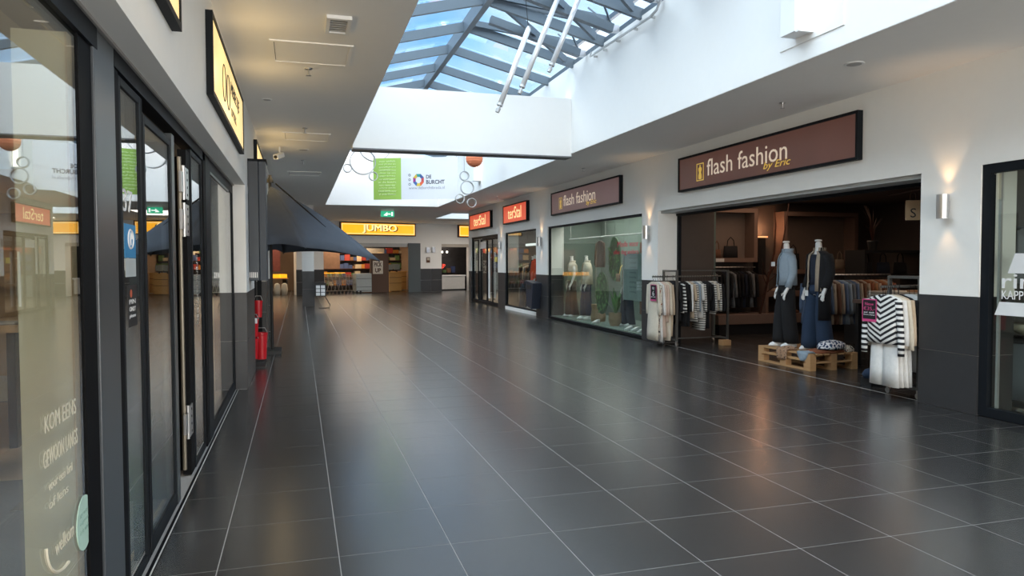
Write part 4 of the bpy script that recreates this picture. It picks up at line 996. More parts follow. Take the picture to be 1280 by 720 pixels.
# ------------------------------------------------------------------ pallet with blankets and two mannequins
t = thing('wooden_pallet', (7.27, 9.1, 0), 'raw wooden pallet on the dark floor of the shop entrance', 'pallet')
px0, px1, py0, py1 = 6.87, 7.68, 8.52, 9.72
for i in range(3):
    x = (px0, (px0+px1)/2-.05, px1-.10)[i]
    MB().box(x, x+.10, py0, py1, 0, .022).build('bottom_board', M_WOODP, t, bevel=.002)
    for y in (py0, (py0+py1)/2-.07, py1-.14): MB().box(x, x+.10, y, y+.14, .022, .105).build('block', M_WOODP, t, bevel=.003)
for i in range(3):
    y = (py0, (py0+py1)/2-.05, py1-.10)[i]; MB().box(px0, px1, y, y+.10, .105, .127).build('stringer_board', M_WOODP, t, bevel=.002)
for x in (px0, (px0+px1)/2-.05, px1-.10):
    for y in (py0, (py0+py1)/2-.07, py1-.14): MB().box(x, x+.10, y, y+.14, .127, .218).build('block', M_WOODP, t, bevel=.003)
MB().box(px0, px0+.022, py0+.14, py1-.14, .127, .165).build('side_board', M_WOODP, t, bevel=.002)
for i in range(7):
    x = px0+i*(px1-px0-.09)/6; MB().box(x, x+.09, py0, py1, .218, .240).build('deck_board', M_WOODP, t, bevel=.002)
PT = .2405
# mannequins ----------------------------------------------------
def skin_body(parent, xf, joints, edges, radii, m, name='body'):
    me = bpy.data.meshes.new(name); org = parents_loc(parent)
    me.from_pydata([tuple((xf @ V(j))-org) for j in joints], edges, [])
    me.materials.append(m); o = bpy.data.objects.new(name, me); COL.objects.link(o); o.parent = parent
    md = o.modifiers.new('skin', 'SKIN'); md.use_smooth_shade = True
    for v, r_ in zip(me.skin_vertices[0].data, radii): v.radius = (r_, r_) if not isinstance(r_, tuple) else r_
    me.skin_vertices[0].data[0].use_root = True
    s = o.modifiers.new('sub', 'SUBSURF'); s.levels = 1; s.render_levels = 1
    return o
def mannequin(pos, yaw, label, group, arm=.0, stance=.10, h=1.0):
    """local x = the figure's left-right, y = forward"""
    t = thing('mannequin', pos, label, 'mannequin', group)
    xf = Matrix.Translation(pos) @ Matrix.Rotation(yaw, 4, 'Z') @ Matrix.Scale(h, 4)
    J = [(0, 0, .92), (0, .01, 1.06), (0, 0, 1.22), (0, -.01, 1.36), (0, 0, 1.46), (0, .012, 1.60)]
    E = [(i, i+1) for i in range(5)]; R = [.12, .095, .115, .085, .048, .047]
    for s in (-1, 1):
        b = len(J)
        J += [(s*.150, -.01, 1.375), (s*.190, -.03, 1.13), (s*.198, .05+arm, .91), (s*.200, .085+arm, .84)]
        R += [.052, .038, .027, .026]
        E += [(3, b), (b, b+1), (b+1, b+2), (b+2, b+3)]
        w = len(J)-1
        for k, (dx, L) in enumerate(((-.026, .070), (-.009, .080), (.008, .076), (.024, .062))):   # four fingers
            c = len(J); J += [(s*.200+dx*.9, .098+arm, .80), (s*.200+dx*1.1, .11+arm, .80-L*.6), (s*.200+dx*1.15, .105+arm, .80-L)]
            R += [.010, .009, .007]; E += [(w, c), (c, c+1), (c+1, c+2)]
        c = len(J); J += [(s*.165, .115+arm, .82), (s*.155, .13+arm, .785)]; R += [.011, .008]; E += [(w, c), (c, c+1)]
        b = len(J); st = stance*s; fy = .06*s
        J += [(s*.09, 0, .86), (st, .02+fy*.5, .50), (st, -.01+fy, .10), (st*1.05, .03+fy, .045), (st*1.15, .15+fy, .030)]
        R += [.095, .060, .036, .038, .026]; E += [(0, b), (b, b+1), (b+1, b+2), (b+2, b+3), (b+3, b+4)]
    skin_body(t, xf, J, E, R, M_MANN)
    MB(xf).lathe((0, .012, 1.60), [(.046, -.01), (.05, .0), (.05, .012), (.03, .018)], 16).build('neck_cap', M_MANN, t)
    t['xf'] = 0
    return t, xf, stance
def shoes(t, xf, st, m):
    for s in (-1, 1):
        x = st*s*1.08; fy = .06*s
        MB(xf).loft([((x, .05+fy, .004), .045, .125, 0), ((x, .05+fy, .03), .046, .125, 0), ((x, .035+fy, .055), .042, .105, 0), ((x, -.005+fy, .095), .042, .055, 0), ((x, -.005+fy, .125), .044, .05, 0)], 14).build('shoe', m, t, smooth=True)
def trousers(t, xf, st, m, wide=.085, hem=.04, top=1.05, seed=0):
    h = MB(xf).loft([((0, .0, top), .125, .095, 0), ((0, 0, .98), .145, .110, 0), ((0, 0, .90), .165, .118, 0), ((0, 0, .82), .165, .110, 0)], 18).build('trousers', m, t, smooth=True)
    for s in (-1, 1):
        rg = []
        for i in range(8):
            f = i/7; z = .88+(hem-.88)*f
            rg.append(((s*(.085+(st-.085)*f), (.02*math.sin(f*PI)+.06*s*f), z), .088+(wide-.088)*f, .100+(wide*1.15-.100)*f, 0))
        MB(xf).loft(rg, 16, folds=.055, seed=seed+s, foldk=4).build('trouser_leg', m, h, smooth=True)
def jacket(t, xf, m, length=.55, gap=.7, sleeve=.50, seed=0, name='jacket', wide=1.0, arm=0, big=0, collar=True):
    z0 = 1.445; rg = []
    for f, rx, ry in ((0, .075, .070), (.05, .12, .080), (.12, .168, .095), (.25, .176, .118), (.45, .166*wide, .125), (.7, .162*wide, .125), (1, .168*wide*1.02, .132)):
        rg.append(((0, .0, z0-length*f if f > .2 else z0-.40*f), rx+big, ry+big, PI/2))
    rg = [(c, ry, rx, PI/2*0+PI/2) for (c, rx, ry, a) in rg]
    j = MB(xf).loft(rg, 22, gap=gap, folds=.035, seed=seed, foldk=5).build(name, m, t, smooth=True, solid=.012, fix=False)
    if sleeve:
        for s in (-1, 1):
            path = [V((s*.145, -.01, 1.385)), V((s*.178, -.02, 1.27)), V((s*.192, -.03, 1.13)), V((s*.198, .01+arm*.5, 1.02)), V((s*.200, .05+arm, .91))]
            rr_ = [.062, .060, .053, .047, .045]
            MB(xf).tube(path, [q+big for q in rr_], 12).build('sleeve', m, j, smooth=True)
    if collar:
        MB(xf).loft([((0, -.005, 1.42), .085, .095, PI/2), ((0, -.01, 1.46), .078, .085, PI/2), ((0, -.015, 1.50), .082, .090, PI/2)], 16, gap=gap+.4).build('collar', m, j, smooth=True, solid=.010, fix=False)
    return j
def top(t, xf, m, z0=1.40, z1=.96, name='shirt', seed=0, big=0):
    MB(xf).loft([((0, 0, z0), .12+big, .085+big, 0), ((0, 0, z0-.08), .165+big, .105+big, 0), ((0, 0, 1.2), .155+big, .115+big, 0), ((0, 0, 1.06), .135+big, .10+big, 0), ((0, 0, z1), .155+big, .118+big, 0)], 18, folds=.02, seed=seed).build(name, m, t, smooth=True)
GM = 'mannequins on the pallet'
YW = math.radians(72)
t, xf, st = mannequin((7.15, 9.42, PT), YW, 'headless white mannequin in light denim jacket and black trousers', GM, stance=.085, h=1.0)
top(t, xf, C_WHITE); trousers(t, xf, st, C_BLACK, .095, .06); jacket(t, xf, C_LDEN, .50, .55, seed=2, big=.006); shoes(t, xf, st, M_WHITE)
R_ = xf.to_3x3() @ V((-1, 0, 0))
MB(xf).box(-.02, .14, .185, .190, 1.235, 1.30).build('breast_tag', C_WHITE, t)
t, xf, st = mannequin((7.33, 8.93, PT), math.radians(92), 'headless white mannequin in long black coat over beige waistcoat and jeans', GM, stance=.10, h=1.005)
top(t, xf, C_NAVY); trousers(t, xf, st, C_DENIM, .110, .03, seed=4); jacket(t, xf, C_TAUPE, .58, .8, sleeve=0, name='waistcoat', seed=3, big=.006); jacket(t, xf, C_BLACK, 1.0, 1.45, seed=5, name='long_coat', big=.022); shoes(t, xf, st, M_WHITE)
MB(xf).box(-.06, .0, .235, .240, .80, .88).tube([(-.03, .237, .88), (-.03, .20, 1.02)], .002, 4).build('price_tag', C_WHITE, t)
# cloths on the pallet
def cloth(name, label, m, c, sx, sy, h, seed, hang=None, cat='blanket', group='folded clothes on the pallet', rot=0):
    t = thing(name, (c[0], c[1], c[2]), label, cat, group); r = random.Random(seed)
    xf = Matrix.Translation(c) @ Matrix.Rotation(rot, 4, 'Z')
    rg = []
    for i in range(6):
        f = i/5; k = math.sqrt(max(.02, 1-(f*.98)**3)); rg.append(((r.uniform(-.01, .01), r.uniform(-.01, .01), .002+h*f), sx*k, sy*k, 0))
    MB(xf).loft(rg, 22, folds=.07, seed=seed, foldk=5).build('folded_part', m, t, smooth=True)
    if hang:
        (dx, dy, w, L, tip) = hang; rows = []
        n_ = 9
        for i in range(7):
            f = i/6; row = []
            for j in range(n_):
                u = (j/(n_-1)-.5)*2*w*(1-tip*f*f)
                wob = .012*math.sin(j*1.9+seed)*f
                if f < .3: q = V((dx*f/.3*1.0, 0, .018)); 
                else: q = V((dx*1.0+.008, 0, .018-(f-.3)/.7*L))
                row.append((q.x+wob*(dx/abs(dx) if dx else 1)+(.008 if dx > 0 else -.008), dy+u, q.z) if abs(dx) > 0 else (u, q.x, q.z))
            rows.append(row)
        MB(xf).grid(rows).build('hanging_part', m, t, smooth=True, solid=.008, fix=False)
    return t
cloth('scarf', 'leopard print scarf hanging over the front of the pallet', C_LEO, (6.97, 9.12, PT), .09, .14, .05, 1, hang=(-.12, 0, .13, .16, .1), cat='scarf')
cloth('blanket', 'white and dark blue patterned blanket heaped on the pallet', C_BLUEP, (7.34, 8.66, PT+.05), .26, .16, .12, 2, rot=.3)
cloth('shawl', 'rust-brown shawl lying under the patterned blanket', C_RUST, (7.26, 8.68, PT), .32, .17, .055, 3)
cloth('denim_skirt', 'denim skirt hanging over the near corner of the pallet', C_LDEN, (6.98, 8.68, PT), .08, .10, .03, 4, hang=(-.115, 0, .13, .13, .7), cat='skirt')
cloth('knit', 'grey and cream knit hanging off the right end of the pallet', C_FLOR, (7.58, 8.76, PT), .18, .20, .09, 5, hang=(.13, 0, .12, .18, .2), cat='knitwear')
cloth('folded_shirt', 'white and black folded shirt between the mannequins', C_STRIPE, (7.45, 9.25, PT), .12, .10, .06, 6, cat='shirt')
t = thing('handbag', (7.55, 9.5, PT), 'small black studded bag standing behind the leopard scarf', 'bag')
MB().loft([((7.48, 9.14, PT+.001), .05, .08, 0), ((7.48, 9.14, PT+.12), .04, .07, 0), ((7.48, 9.14, PT+.16), .012, .06, 0)], 12).build('body', C_LEO, t, smooth=True)
MB().tube([(7.48, 9.10, PT+.15), (7.48, 9.11, PT+.22), (7.48, 9.14, PT+.245), (7.48, 9.17, PT+.22), (7.48, 9.18, PT+.15)], .006, 6).build('handle', M_BLACK, t)
t = thing('denim_heap', (6.98, 7.65, 0), 'dark blue denim heap lying low beside the striped sweater', 'clothing')
MB().loft([((6.90, 7.35, .10), .20, .10, .2), ((6.90, 7.35, .15), .22, .11, .2), ((6.90, 7.35, .20), .18, .08, .2), ((6.90, 7.35, .22), .10, .04, .2)], 18, folds=.08).build('fabric', C_DENIM, t, smooth=True)
MB().box(6.75, 7.05, 7.26, 7.44, 0, .10).build('low_plinth', M_BLACK, t)

# ------------------------------------------------------------------ clothes shop interior
M_BRWD = mat('brown_board', (.20, .13, .10), .6); M_NICHE = mat('niche_wall', (.19, .145, .12), .8)
def niche(x0, x1, z0, z1, label):
    t = thing('wall_niche', ((x0+x1)/2, 13.98, z0), label, 'niche'); w = .09
    for q in ((x0-w, x0, z0-w, z1+w), (x1, x1+w, z0-w, z1+w), (x0, x1, z1, z1+w), (x0, x1, z0-w, z0)): MB().box(q[0], q[1], 13.62, 13.995, q[2], q[3]).build('frame', M_BRWD, t)
    MB().box(x0, x1, 13.97, 13.995, z0, z1).build('back', M_NICHE, t)
    return t
niche(8.12, 9.50, 1.62, 2.60, 'left wall niche with handbags at the back of the clothes shop')
niche(10.35, 12.15, 1.36, 2.55, 'right wall niche with basket bag at the back of the clothes shop')
def handbag(c, w, h, m, label, d=.10):
    t = thing('handbag', c, label, 'bag', 'handbags in the wall niches'); x, y, z = c
    MB().loft([((x, y, z+.001), w/2, d/2, 0), ((x, y, z+h*.5), w/2, d/2*.9, 0), ((x, y, z+h), w/2*.92, d/2*.35, 0)], 16).build('body', m, t, smooth=True)
    MB().tube([(x-w*.25, y, z+h-.01), (x-w*.2, y, z+h+.12), (x, y, z+h+.19), (x+w*.2, y, z+h+.12), (x+w*.25, y, z+h-.01)], .010, 6).build('handle', m, t)
handbag((9.0, 13.75, 1.622), .36, .26, C_BLACK, 'large black handbag with round handle in the left niche', .12)
handbag((8.66, 13.75, 1.622), .20, .18, C_BROWN, 'small dark bag left of the large black handbag')
handbag((8.32, 13.75, 1.622), .34, .12, C_BLACK, 'low dark bag at the left end of the left niche')
handbag((11.35, 13.75, 1.362), .46, .26, M_OAK, 'wide wicker basket bag in the right niche', .2)
handbag((10.6, 13.75, 1.362), .34, .36, C_BLACK, 'tall black bag at the left end of the right niche')
handbag((11.85, 13.75, 1.362), .26, .22, C_TAUPE, 'taupe bag at the right end of the right niche')
t = thing('niche_price_label', (8.95, 13.6, 1.5), 'small white price label on the edge of the left niche', 'label'); MB().box(8.55, 8.75, 13.605, 13.615, 1.535, 1.61).build('label_card', C_WHITE, t)
t = thing('wall_lamp', (9.83, 13.95, 2.0), 'glowing orange wall lamp between the two niches', 'lamp')
MB().box(9.72, 9.94, 13.75, 13.99, 2.07, 2.10).build('shade', emis('lamp_glow', (1, .50, .22), .9), t)
MB().box(9.74, 9.92, 13.80, 13.99, 1.2, 2.07).build('body', M_BLACK, t)
light('POINT', 'lamp_glow', (9.83, 13.80, 2.25), 5, (1, .5, .25), shadow_soft_size=.04)
t = thing('low_display_ledge', (9.8, 13.6, 0), 'long brown display ledge with a raised shelf at the back wall', 'shelf')
MB().box(8.45, 12.6, 13.3, 13.99, 0, .22).build('plinth', C_BLACK, t); MB().box(8.4, 12.6, 13.25, 13.99, .22, .42).build('ledge', M_BRWD, t)
MB().box(9.75, 12.4, 13.45, 13.99, .78, .90).build('shelf', M_BRWD, t); MB().box(9.68, 9.75, 13.45, 13.99, .42, 1.25).build('upright', M_BRWD, t)
for i, (x, w, m, lb) in enumerate(((10.35, .20, C_BROWN, 'brown folded sweater on the lower ledge'), (10.75, .18, C_BLACK, 'black folded sweater on the lower ledge'), (11.1, .2, C_BLACK, 'dark folded scarf on the lower ledge'))):
    t = thing('folded_sweater', (x, 13.5, .42), lb, 'sweater', 'folded knitwear on the ledges')
    MB().loft([((x, 13.5, .421), w, .15, 0), ((x, 13.5, .45), w, .15, 0), ((x, 13.5, .48), w*.8, .11, 0)], 14, folds=.05, seed=i).build('fabric', m, t, smooth=True)
for i, (x, m, lb) in enumerate(((10.2, C_TAUPE, 'taupe scarf laid out on the upper shelf'), (10.75, C_BLACK, 'black scarf laid out on the upper shelf'))):
    t = thing('folded_scarf', (x, 13.6, .90), lb, 'scarf', 'folded knitwear on the ledges')
    MB().loft([((x, 13.65, .901), .24, .12, 0), ((x, 13.65, .93), .22, .10, 0), ((x, 13.65, .96), .12, .06, 0)], 14, folds=.1, seed=i+9).build('fabric', m, t, smooth=True)
# rail with dark clothes below left niche
t = thing('wall_rail', (8.8, 13.6, 1.45), 'wall rail with dark clothes below the left niche', 'rail'); MB().tube([(8.15, 13.72, 1.42), (9.6, 13.72, 1.42)], .014, 8).build('rail', M_CHROME, t)
for x in (8.16, 9.58): MB().tube([(x, 13.72, 1.42), (x, 13.99, 1.42)], .010, 6).build('bracket', M_CHROME, t)
for i in range(15):
    m = (C_BLACK, C_NAVY, C_BLACK, C_GREYC, C_BLACK)[i % 5]
    garment((8.24+i*.09, 13.72, 1.42-.02), m, '%s garment hanging %s on the dark back rail' % (('black', 'navy', 'black', 'grey', 'black')[i % 5], ordw[i]), 'dark clothes on the back rail', L=.85, sl=.5, seed=120+i, w=.42, flare=.5, rail_r=.034)
# free rail with blue and taupe clothes
t = thing('clothes_rail', (8.6, 10.1, 0), 'steel clothes rail with blue and taupe clothes behind the pallet', 'rail')
for x in (8.05, 9.75):
    MB().tube([(x, 10.1, .02), (x, 10.1, 1.32)], .016, 8).build('post', M_CHROME, t); MB().box(x-.02, x+.02, 9.85, 10.35, 0, .025).build('foot', M_CHROME, t)
MB().tube([(8.05, 10.1, 1.32), (9.75, 10.1, 1.32)], .014, 8).build('rail', M_CHROME, t)
for i in range(21):
    m, k = ((C_BLUEC, 'blue-grey'), (C_LDEN, 'light blue'), (C_GREYC, 'grey'), (C_BLUEC, 'blue-grey'), (C_TAUPE, 'taupe'), (C_BROWN, 'brown'), (C_TAUPE, 'taupe'))[i % 7 if i < 14 else 4+i % 3]
    if i > 13: m, k = ((C_ORG, 'tan'), (C_TAUPE, 'taupe'), (C_RUST, 'rust'))[i % 3]
    garment((8.13+i*.076, 10.1, 1.32-.02), m, '%s garment, %s from the left on the free rail' % (k, (ordw+['nineteenth', 'twentieth', 'last'])[i]), 'clothes on the free rail', L=.80, sl=.5, seed=150+i, w=.42, flare=.4, rail_r=.034)
t = thing('display_table', (8.6, 8.6, 0), 'dark table with folded clothes behind the near rack', 'table')
MB().box(8.0, 9.2, 7.9, 9.0, .92, .97).build('table_top', M_BRWD, t)
for x in (8.03, 9.11):
    for y in (7.93, 8.91): MB().box(x, x+.06, y, y+.06, 0, .92).build('leg', M_BLACK, t)
for i, (x, y, m, k) in enumerate(((8.2, 8.7, C_TAUPE, 'taupe'), (8.55, 8.75, C_CREAM, 'cream'), (8.9, 8.7, C_ORG, 'tan'), (8.25, 8.25, C_TAUPE, 'light taupe'), (8.7, 8.2, C_GREYC, 'grey'))):
    t = thing('folded_clothes', (x, y, .97), '%s stack of folded clothes on the dark table' % k, 'clothing', 'stacks on the dark table')
    for q in range(4): MB().loft([((x, y, .971+q*.035), .15, .17, 0), ((x, y, .971+q*.035+.030), .145, .165, 0)], 12, folds=.03, seed=q+i).build('folded_piece', m, t, smooth=True)
t = thing('dark_cabinet', (10.5, 10.6, 0), 'black open cabinet with bags at the right of the shop', 'cabinet')
for x in (9.95, 11.25): MB().box(x, x+.05, 10.9, 11.4, 0, 1.75).build('side_panel', M_BLACK, t)
for z in (.05, .75, 1.25, 1.70): MB().box(10.0, 11.25, 10.9, 11.4, z, z+.05).build('shelf', M_BLACK, t)
for i, x in enumerate((10.2, 10.6, 11.0)): handbag((x, 11.15, 1.302), .30, .22, C_BLACK if i != 1 else C_NAVY, ['black bag at the left on the dark cabinet shelf', 'navy bag in the middle of the dark cabinet shelf', 'black bag at the right on the dark cabinet shelf'][i], .15)
t = thing('dried_plant', (10.6, 11.15, 1.75), 'dark dried plant in a pot on top of the black cabinet', 'plant')
MB().lathe((10.35, 11.15, 1.751), [(.07, 0), (.10, .16), (.09, .18)], 14).build('pot', M_BLACK, t)
rp = random.Random(8)
for i in range(12):
    a = rp.uniform(0, 6.28); L = rp.uniform(.35, .7)
    MB().tube([(10.35, 11.15, 1.92), (10.35+.06*math.cos(a), 11.15+.06*math.sin(a), 1.92+L*.6), (10.35+.22*math.cos(a), 11.15+.22*math.sin(a), 1.92+L)], [.006, .005, .002], 5).build('twig', M_BROWNF, t)
t = thing('branch', (9.5, 13.2, 0), 'tall curved dark branch standing before the back wall', 'branch')
MB().tube([(9.45, 13.32, .425), (9.50, 13.12, 1.2), (9.62, 13.1, 1.7), (9.66, 13.1, 2.3), (9.62, 13.1, 2.7)], [.03, .026, .02, .016, .008], 7).build('stem', M_BROWNF, t)
MB().tube([(9.52, 13.12, 1.25), (9.75, 13.05, 1.7), (9.85, 13.0, 2.4), (9.9, 13.0, 2.75)], [.022, .018, .014, .006], 7).build('side_stem', M_BROWNF, t)
for q in range(5): MB().tube([(9.48, 13.12, .9+q*.1), (9.48+(-1)**q*.18, 13.0, 1.1+q*.1), (9.48+(-1)**q*.26, 12.95, 1.3+q*.1)], [.012, .008, .003], 5).build('twig', M_BROWNF, t)
# paper bag with S and rod
t = thing('size_bag', (7.06, 6.95, 2.04), 'brown paper bag with a black letter hanging near the pillar', 'bag')
MB(Matrix.Translation((7.08, 7.0, 2.04)) @ Matrix.Rotation(math.radians(-35), 4, 'Z')).box(-.075, .075, -.03, .03, 0, .235).build('body', mat('kraft_paper', (.42, .28, .16), .8), t)
rb_ = Matrix.Rotation(math.radians(-35), 3, 'Z')
text('lettering', 'S', M_BLACK, t, (rb_ @ V((1, 0, 0)), V((0, 0, 1))), V((7.08, 7.0, 2.07))+rb_ @ V((0, -.031, 0)), width=.06, height=.11, align='C')
for s in (-1, 1):
    p = V((7.08, 7.0, 2.275))+rb_ @ V((.03*s, 0, 0)); MB().tube([p, p+V((0, 0, .07)), V((7.08, 7.0, 2.385))], .004, 5).build('handle', M_BROWNF, t)
t = thing('hanging_rod', (7.1, 7, 2.39), 'thin bar under the shop ceiling carrying the paper bag', 'rod'); MB().tube([(6.99, 6.8, 2.39), (7.3, 7.6, 2.39)], .008, 6).build('bar', M_BROWNF, t)
for p in ((6.99, 6.8), (7.3, 7.6)): MB().tube([(p[0], p[1], 2.39), (p[0], p[1], 2.85)], .004, 5).build('wire', M_BROWNF, t)
t = thing('bag_shelf', (7.9, 6.9, 0), 'narrow wall shelf holding paper bags beside the near rack', 'shelf')
MB().box(7.35, 7.75, 6.31, 6.75, 1.33, 1.36).build('board', M_BRWD, t); MB().box(7.4, 7.7, 6.31, 6.6, 0, 1.33).build('support', M_BLACK, t)
for i in range(2):
    b0 = 1.361+i*.14; t = thing('paper_box', (7.5, 6.6, b0), ['lower brown paper box with dark lettering on the wall shelf', 'upper brown paper box with dark lettering on the wall shelf'][i], 'box', 'paper boxes on the wall shelf')
    MB().box(7.38, 7.72, 6.42, 6.74, b0, b0+.137).build('box', bpy.data.materials['kraft_paper'], t)
    MB().box(7.374, 7.38, 6.5, 6.68, b0+.05, b0+.09).build('dark_print', M_BLACK, t)
# ------------------------------------------------------------------ display window 1
ZD = .0805
GW = 'mannequins in the large display window'
WY = math.radians(80)
t, xf, st = mannequin((7.02, 18.15, ZD), WY, 'mannequin in sage top and dark patterned trousers at left of the display', GW, stance=.09)
top(t, xf, C_GREENC, big=.012); trousers(t, xf, st, ramp_mat('dark_print', [(0, (.02, .02, .02)), (.6, (.09, .07, .06))], 'noise', 40, .9), .10, .05); shoes(t, xf, st, M_WHITE)
jacket(t, xf, C_CREAM, .28, .9, sleeve=0, name='scarf_top', big=.012)
t, xf, st = mannequin((7.02, 17.12, ZD), WY, 'mannequin in cream waistcoat and blue jeans in the display window', GW, stance=.09)
top(t, xf, C_LEO, big=.010); trousers(t, xf, st, C_DENIM, .075, .10); shoes(t, xf, st, M_WHITE); jacket(t, xf, C_CREAM, .55, .9, big=.014, name='cardigan')
t, xf, st = mannequin((7.15, 14.98, ZD), WY, 'mannequin in white jacket with a small bag near the window poster', GW, stance=.09)
top(t, xf, C_BLACK, big=.010); trousers(t, xf, st, C_NAVY, .08, .05); shoes(t, xf, st, M_WHITE); jacket(t, xf, C_WHITE, .55, 1.0, big=.014)
t = thing('handbag', (6.9, 14.9, 1.1), 'small yellow and dark bag held before the white jacket', 'bag')
MB().loft([((6.88, 14.93, 1.10), .03, .09, 0), ((6.88, 14.93, 1.28), .03, .10, 0)], 12).build('body', C_LEO, t, smooth=True)
MB().tube([(6.88, 14.86, 1.27), (6.92, 14.88, 1.42), (6.98, 14.92, 1.47)], .006, 6).build('strap', M_GOLD, t)
t = thing('ceiling_rail', (7.0, 16, 2.2), 'white bar hung across the display window', 'rail')
MB().tube([(7.0, 13.5, 2.15), (7.0, 18.3, 2.15)], .014, 8).build('bar', M_WHITE, t)
for y in (13.6, 15.9, 18.2): MB().tube([(7.0, y, 2.15), (7.0, y, 2.8)], .004, 5).build('wire', M_WHITE, t)
garment((7.0, 16.22, 2.13), C_LEATH, 'brown leather jacket hanging on the bar above the green leaf disc', None, rot=PI/2*0, w=.46, L=.72, sl=.55, seed=7, rail_r=.034)
# oval leaf discs
M_LEAF = mat('leaf_green', (.035, .16, .045), .5, var=.5, scale=14); M_LEAF2 = mat('leaf_light', (.10, .28, .08), .5, var=.4, scale=14)
def leaf_disc(c, ry, rz, n, label, seed):
    t = thing('leaf_disc', c, label, 'decoration', 'green leaf ovals in the display window'); x, y, z = c
    MB().prism([(y+ry*math.cos(a), z+rz*math.sin(a)) for a in [i*PI/16 for i in range(32)]], 'x', x, x+.03).build('backing', mat('dark_green_board', (.02, .07, .03), .7), t)
    r = random.Random(seed)
    for i in range(n):
        a = r.uniform(0, 2*PI); q = math.sqrt(r.random())*.93; yy = y+ry*q*math.cos(a); zz = z+rz*q*math.sin(a); b = r.uniform(0, 2*PI); L = r.uniform(.05, .11); w = L*.28
        d = V((0, math.cos(b), math.sin(b))); s = V((0, -math.sin(b), math.cos(b))); c0 = V((x-.004, yy, zz))
        P = [c0, c0+d*L*.4+s*w+V((-.012, 0, 0)), c0+d*L+V((-.02, 0, 0)), c0+d*L*.4-s*w+V((-.012, 0, 0)), c0+d*L*.45+V((-.02, 0, 0))]
        MB().add(P, [(0, 1, 4), (1, 2, 4), (2, 3, 4), (3, 0, 4)]).build('leaf', (M_LEAF, M_LEAF2)[i % 2], t, smooth=True, fix=False)
leaf_disc((6.92, 15.95, .80), .36, .50, 130, 'front green leaf oval hanging low in the display window', 1)
leaf_disc((7.20, 15.85, 1.62), .33, .52, 110, 'rear green leaf oval hanging high in the display window', 2)
for (y, z1, z0, x) in ((15.95, 2.14, 1.30, 6.94), (15.85, 2.8, 2.12, 7.22)):
    w_ = thing('hanging_wire', (x, y, z0), 'thin wire holding the %s leaf oval' % ('front' if z1 < 2.5 else 'rear'), 'wire'); MB().tube([(x, y, z0), (x, y, z1)], .003, 4).build('strand', M_BLACK, w_)
# palm in basket
t = thing('potted_palm', (6.95, 15.2, ZD), 'green palm in a wicker pot on the display window floor', 'plant')
MB().lathe((6.95, 15.2, ZD), [(.13, 0), (.17, .15), (.16, .30), (.14, .30), (.13, .24)], 18).build('pot', mat('wicker', (.26, .18, .10), .8, var=.4, scale=60, bump=.6, bscale=90), t)
r = random.Random(4)
for i in range(26):
    a = r.uniform(0, 6.28); L = r.uniform(.45, .72); lean = r.uniform(.15, .95); pts = []; w = .012
    base = V((6.95, 15.2, ZD+.24)); rows = []
    for k in range(7):
        f = k/6; rad = L*.55*lean*f; z = L*(f-.35*lean*f*f)
        p = base+V((math.cos(a)*rad, math.sin(a)*rad, z)); s = V((-math.sin(a), math.cos(a), 0))*(.030*math.sin(PI*(f*.9+.08)))
        rows.append([p-s, p+V((0, 0, .012)), p+s])
    MB().grid(rows).build('frond', M_LEAF2 if i % 3 else M_LEAF, t, smooth=True, fix=False)
# poster and red lettering on the pane
t = thing('window_poster', (6.57, 13.5, 1.2), 'tall grey-green text poster inside the right end of display window', 'poster')
MB().box(6.572, 6.58, 13.08, 14.0, .75, 1.72).build('sheet', mat('poster_grey', (.20, .25, .24), .6), t)
M_PTXT = mat('poster_text', (.07, .08, .08), .6)
for i, s_ in enumerate(('Openingstijden', 'maandag', 'dinsdag', 'woensdag', 'donderdag', 'vrijdag', 'zaterdag', 'zondag')):
    text('lettering', s_, M_PTXT, t, FR, (6.572, 13.55, 1.60-i*.10), width=.40 if i == 0 else .30, height=.05, align='C', ext=.001)
for q in ((13.06, 13.08, .10, 1.74), (14.0, 14.02, .73, 1.74)): MB().box(6.57, 6.582, *q).build('edge', M_SILVER, t)
t = thing('red_window_lettering', (6.565, 13.6, 1.8), 'red two-line lettering high on the display pane', 'lettering')
M_REDL = mat('red_film', (.60, .03, .07), .5)
text('lettering', 'Mode voor', M_REDL, t, FR, (6.554, 14.25, 1.86), width=1.0, height=.12)
text('lettering', 'elke dag anders', M_REDL, t, FR, (6.554, 14.45, 1.68), width=1.2, height=.12)
t = thing('seagrass_basket', (7.0, 16.9, ZD), 'dark woven stool beside the jeans mannequin', 'stool'); MB().lathe((7.05, 16.45, ZD), [(.17, 0), (.19, .1), (.16, .30), (.18, .42), (.02, .43)], 18).build('body', bpy.data.materials['wicker'], t)
for i, y in enumerate((16.0, 14.2, 13.9, 13.6)):
    t = thing('display_shoe', (6.85, y, ZD), ['white shoe below the front leaf oval', 'left white shoe below the poster', 'middle white shoe below the poster', 'right white shoe below the poster'][i], 'shoe', 'white shoes on the display floor')
    MB().loft([((6.80, y, ZD+.001), .12, .045, .3), ((6.80, y, ZD+.03), .12, .045, .3), ((6.83, y, ZD+.06), .08, .04, .3), ((6.87, y, ZD+.085), .04, .035, .3)], 14).build('upper', M_WHITE, t, smooth=True)
t = thing('notice_board', (7.5, 15.4, 1.5), 'dark brown hanging panel behind the white jacket', 'panel')
MB().box(7.75, 7.78, 14.6, 15.6, .3, 2.0).build('board', C_BROWN, t)
# lamps in the display ceiling
for i, y in enumerate((13.8, 15.4, 17.0)):
    t = thing('ceiling_light', (7.4, y, 2.79), ['white ceiling light above the poster end of the display', 'white ceiling light in the middle of the display', 'white ceiling light at the left end of the display'][i], 'lamp')
    MB().box(7.1, 7.7, y-.3, y+.3, 2.765, 2.799).build('panel', emis('panel_light', (.9, .92, .88), .9), t)

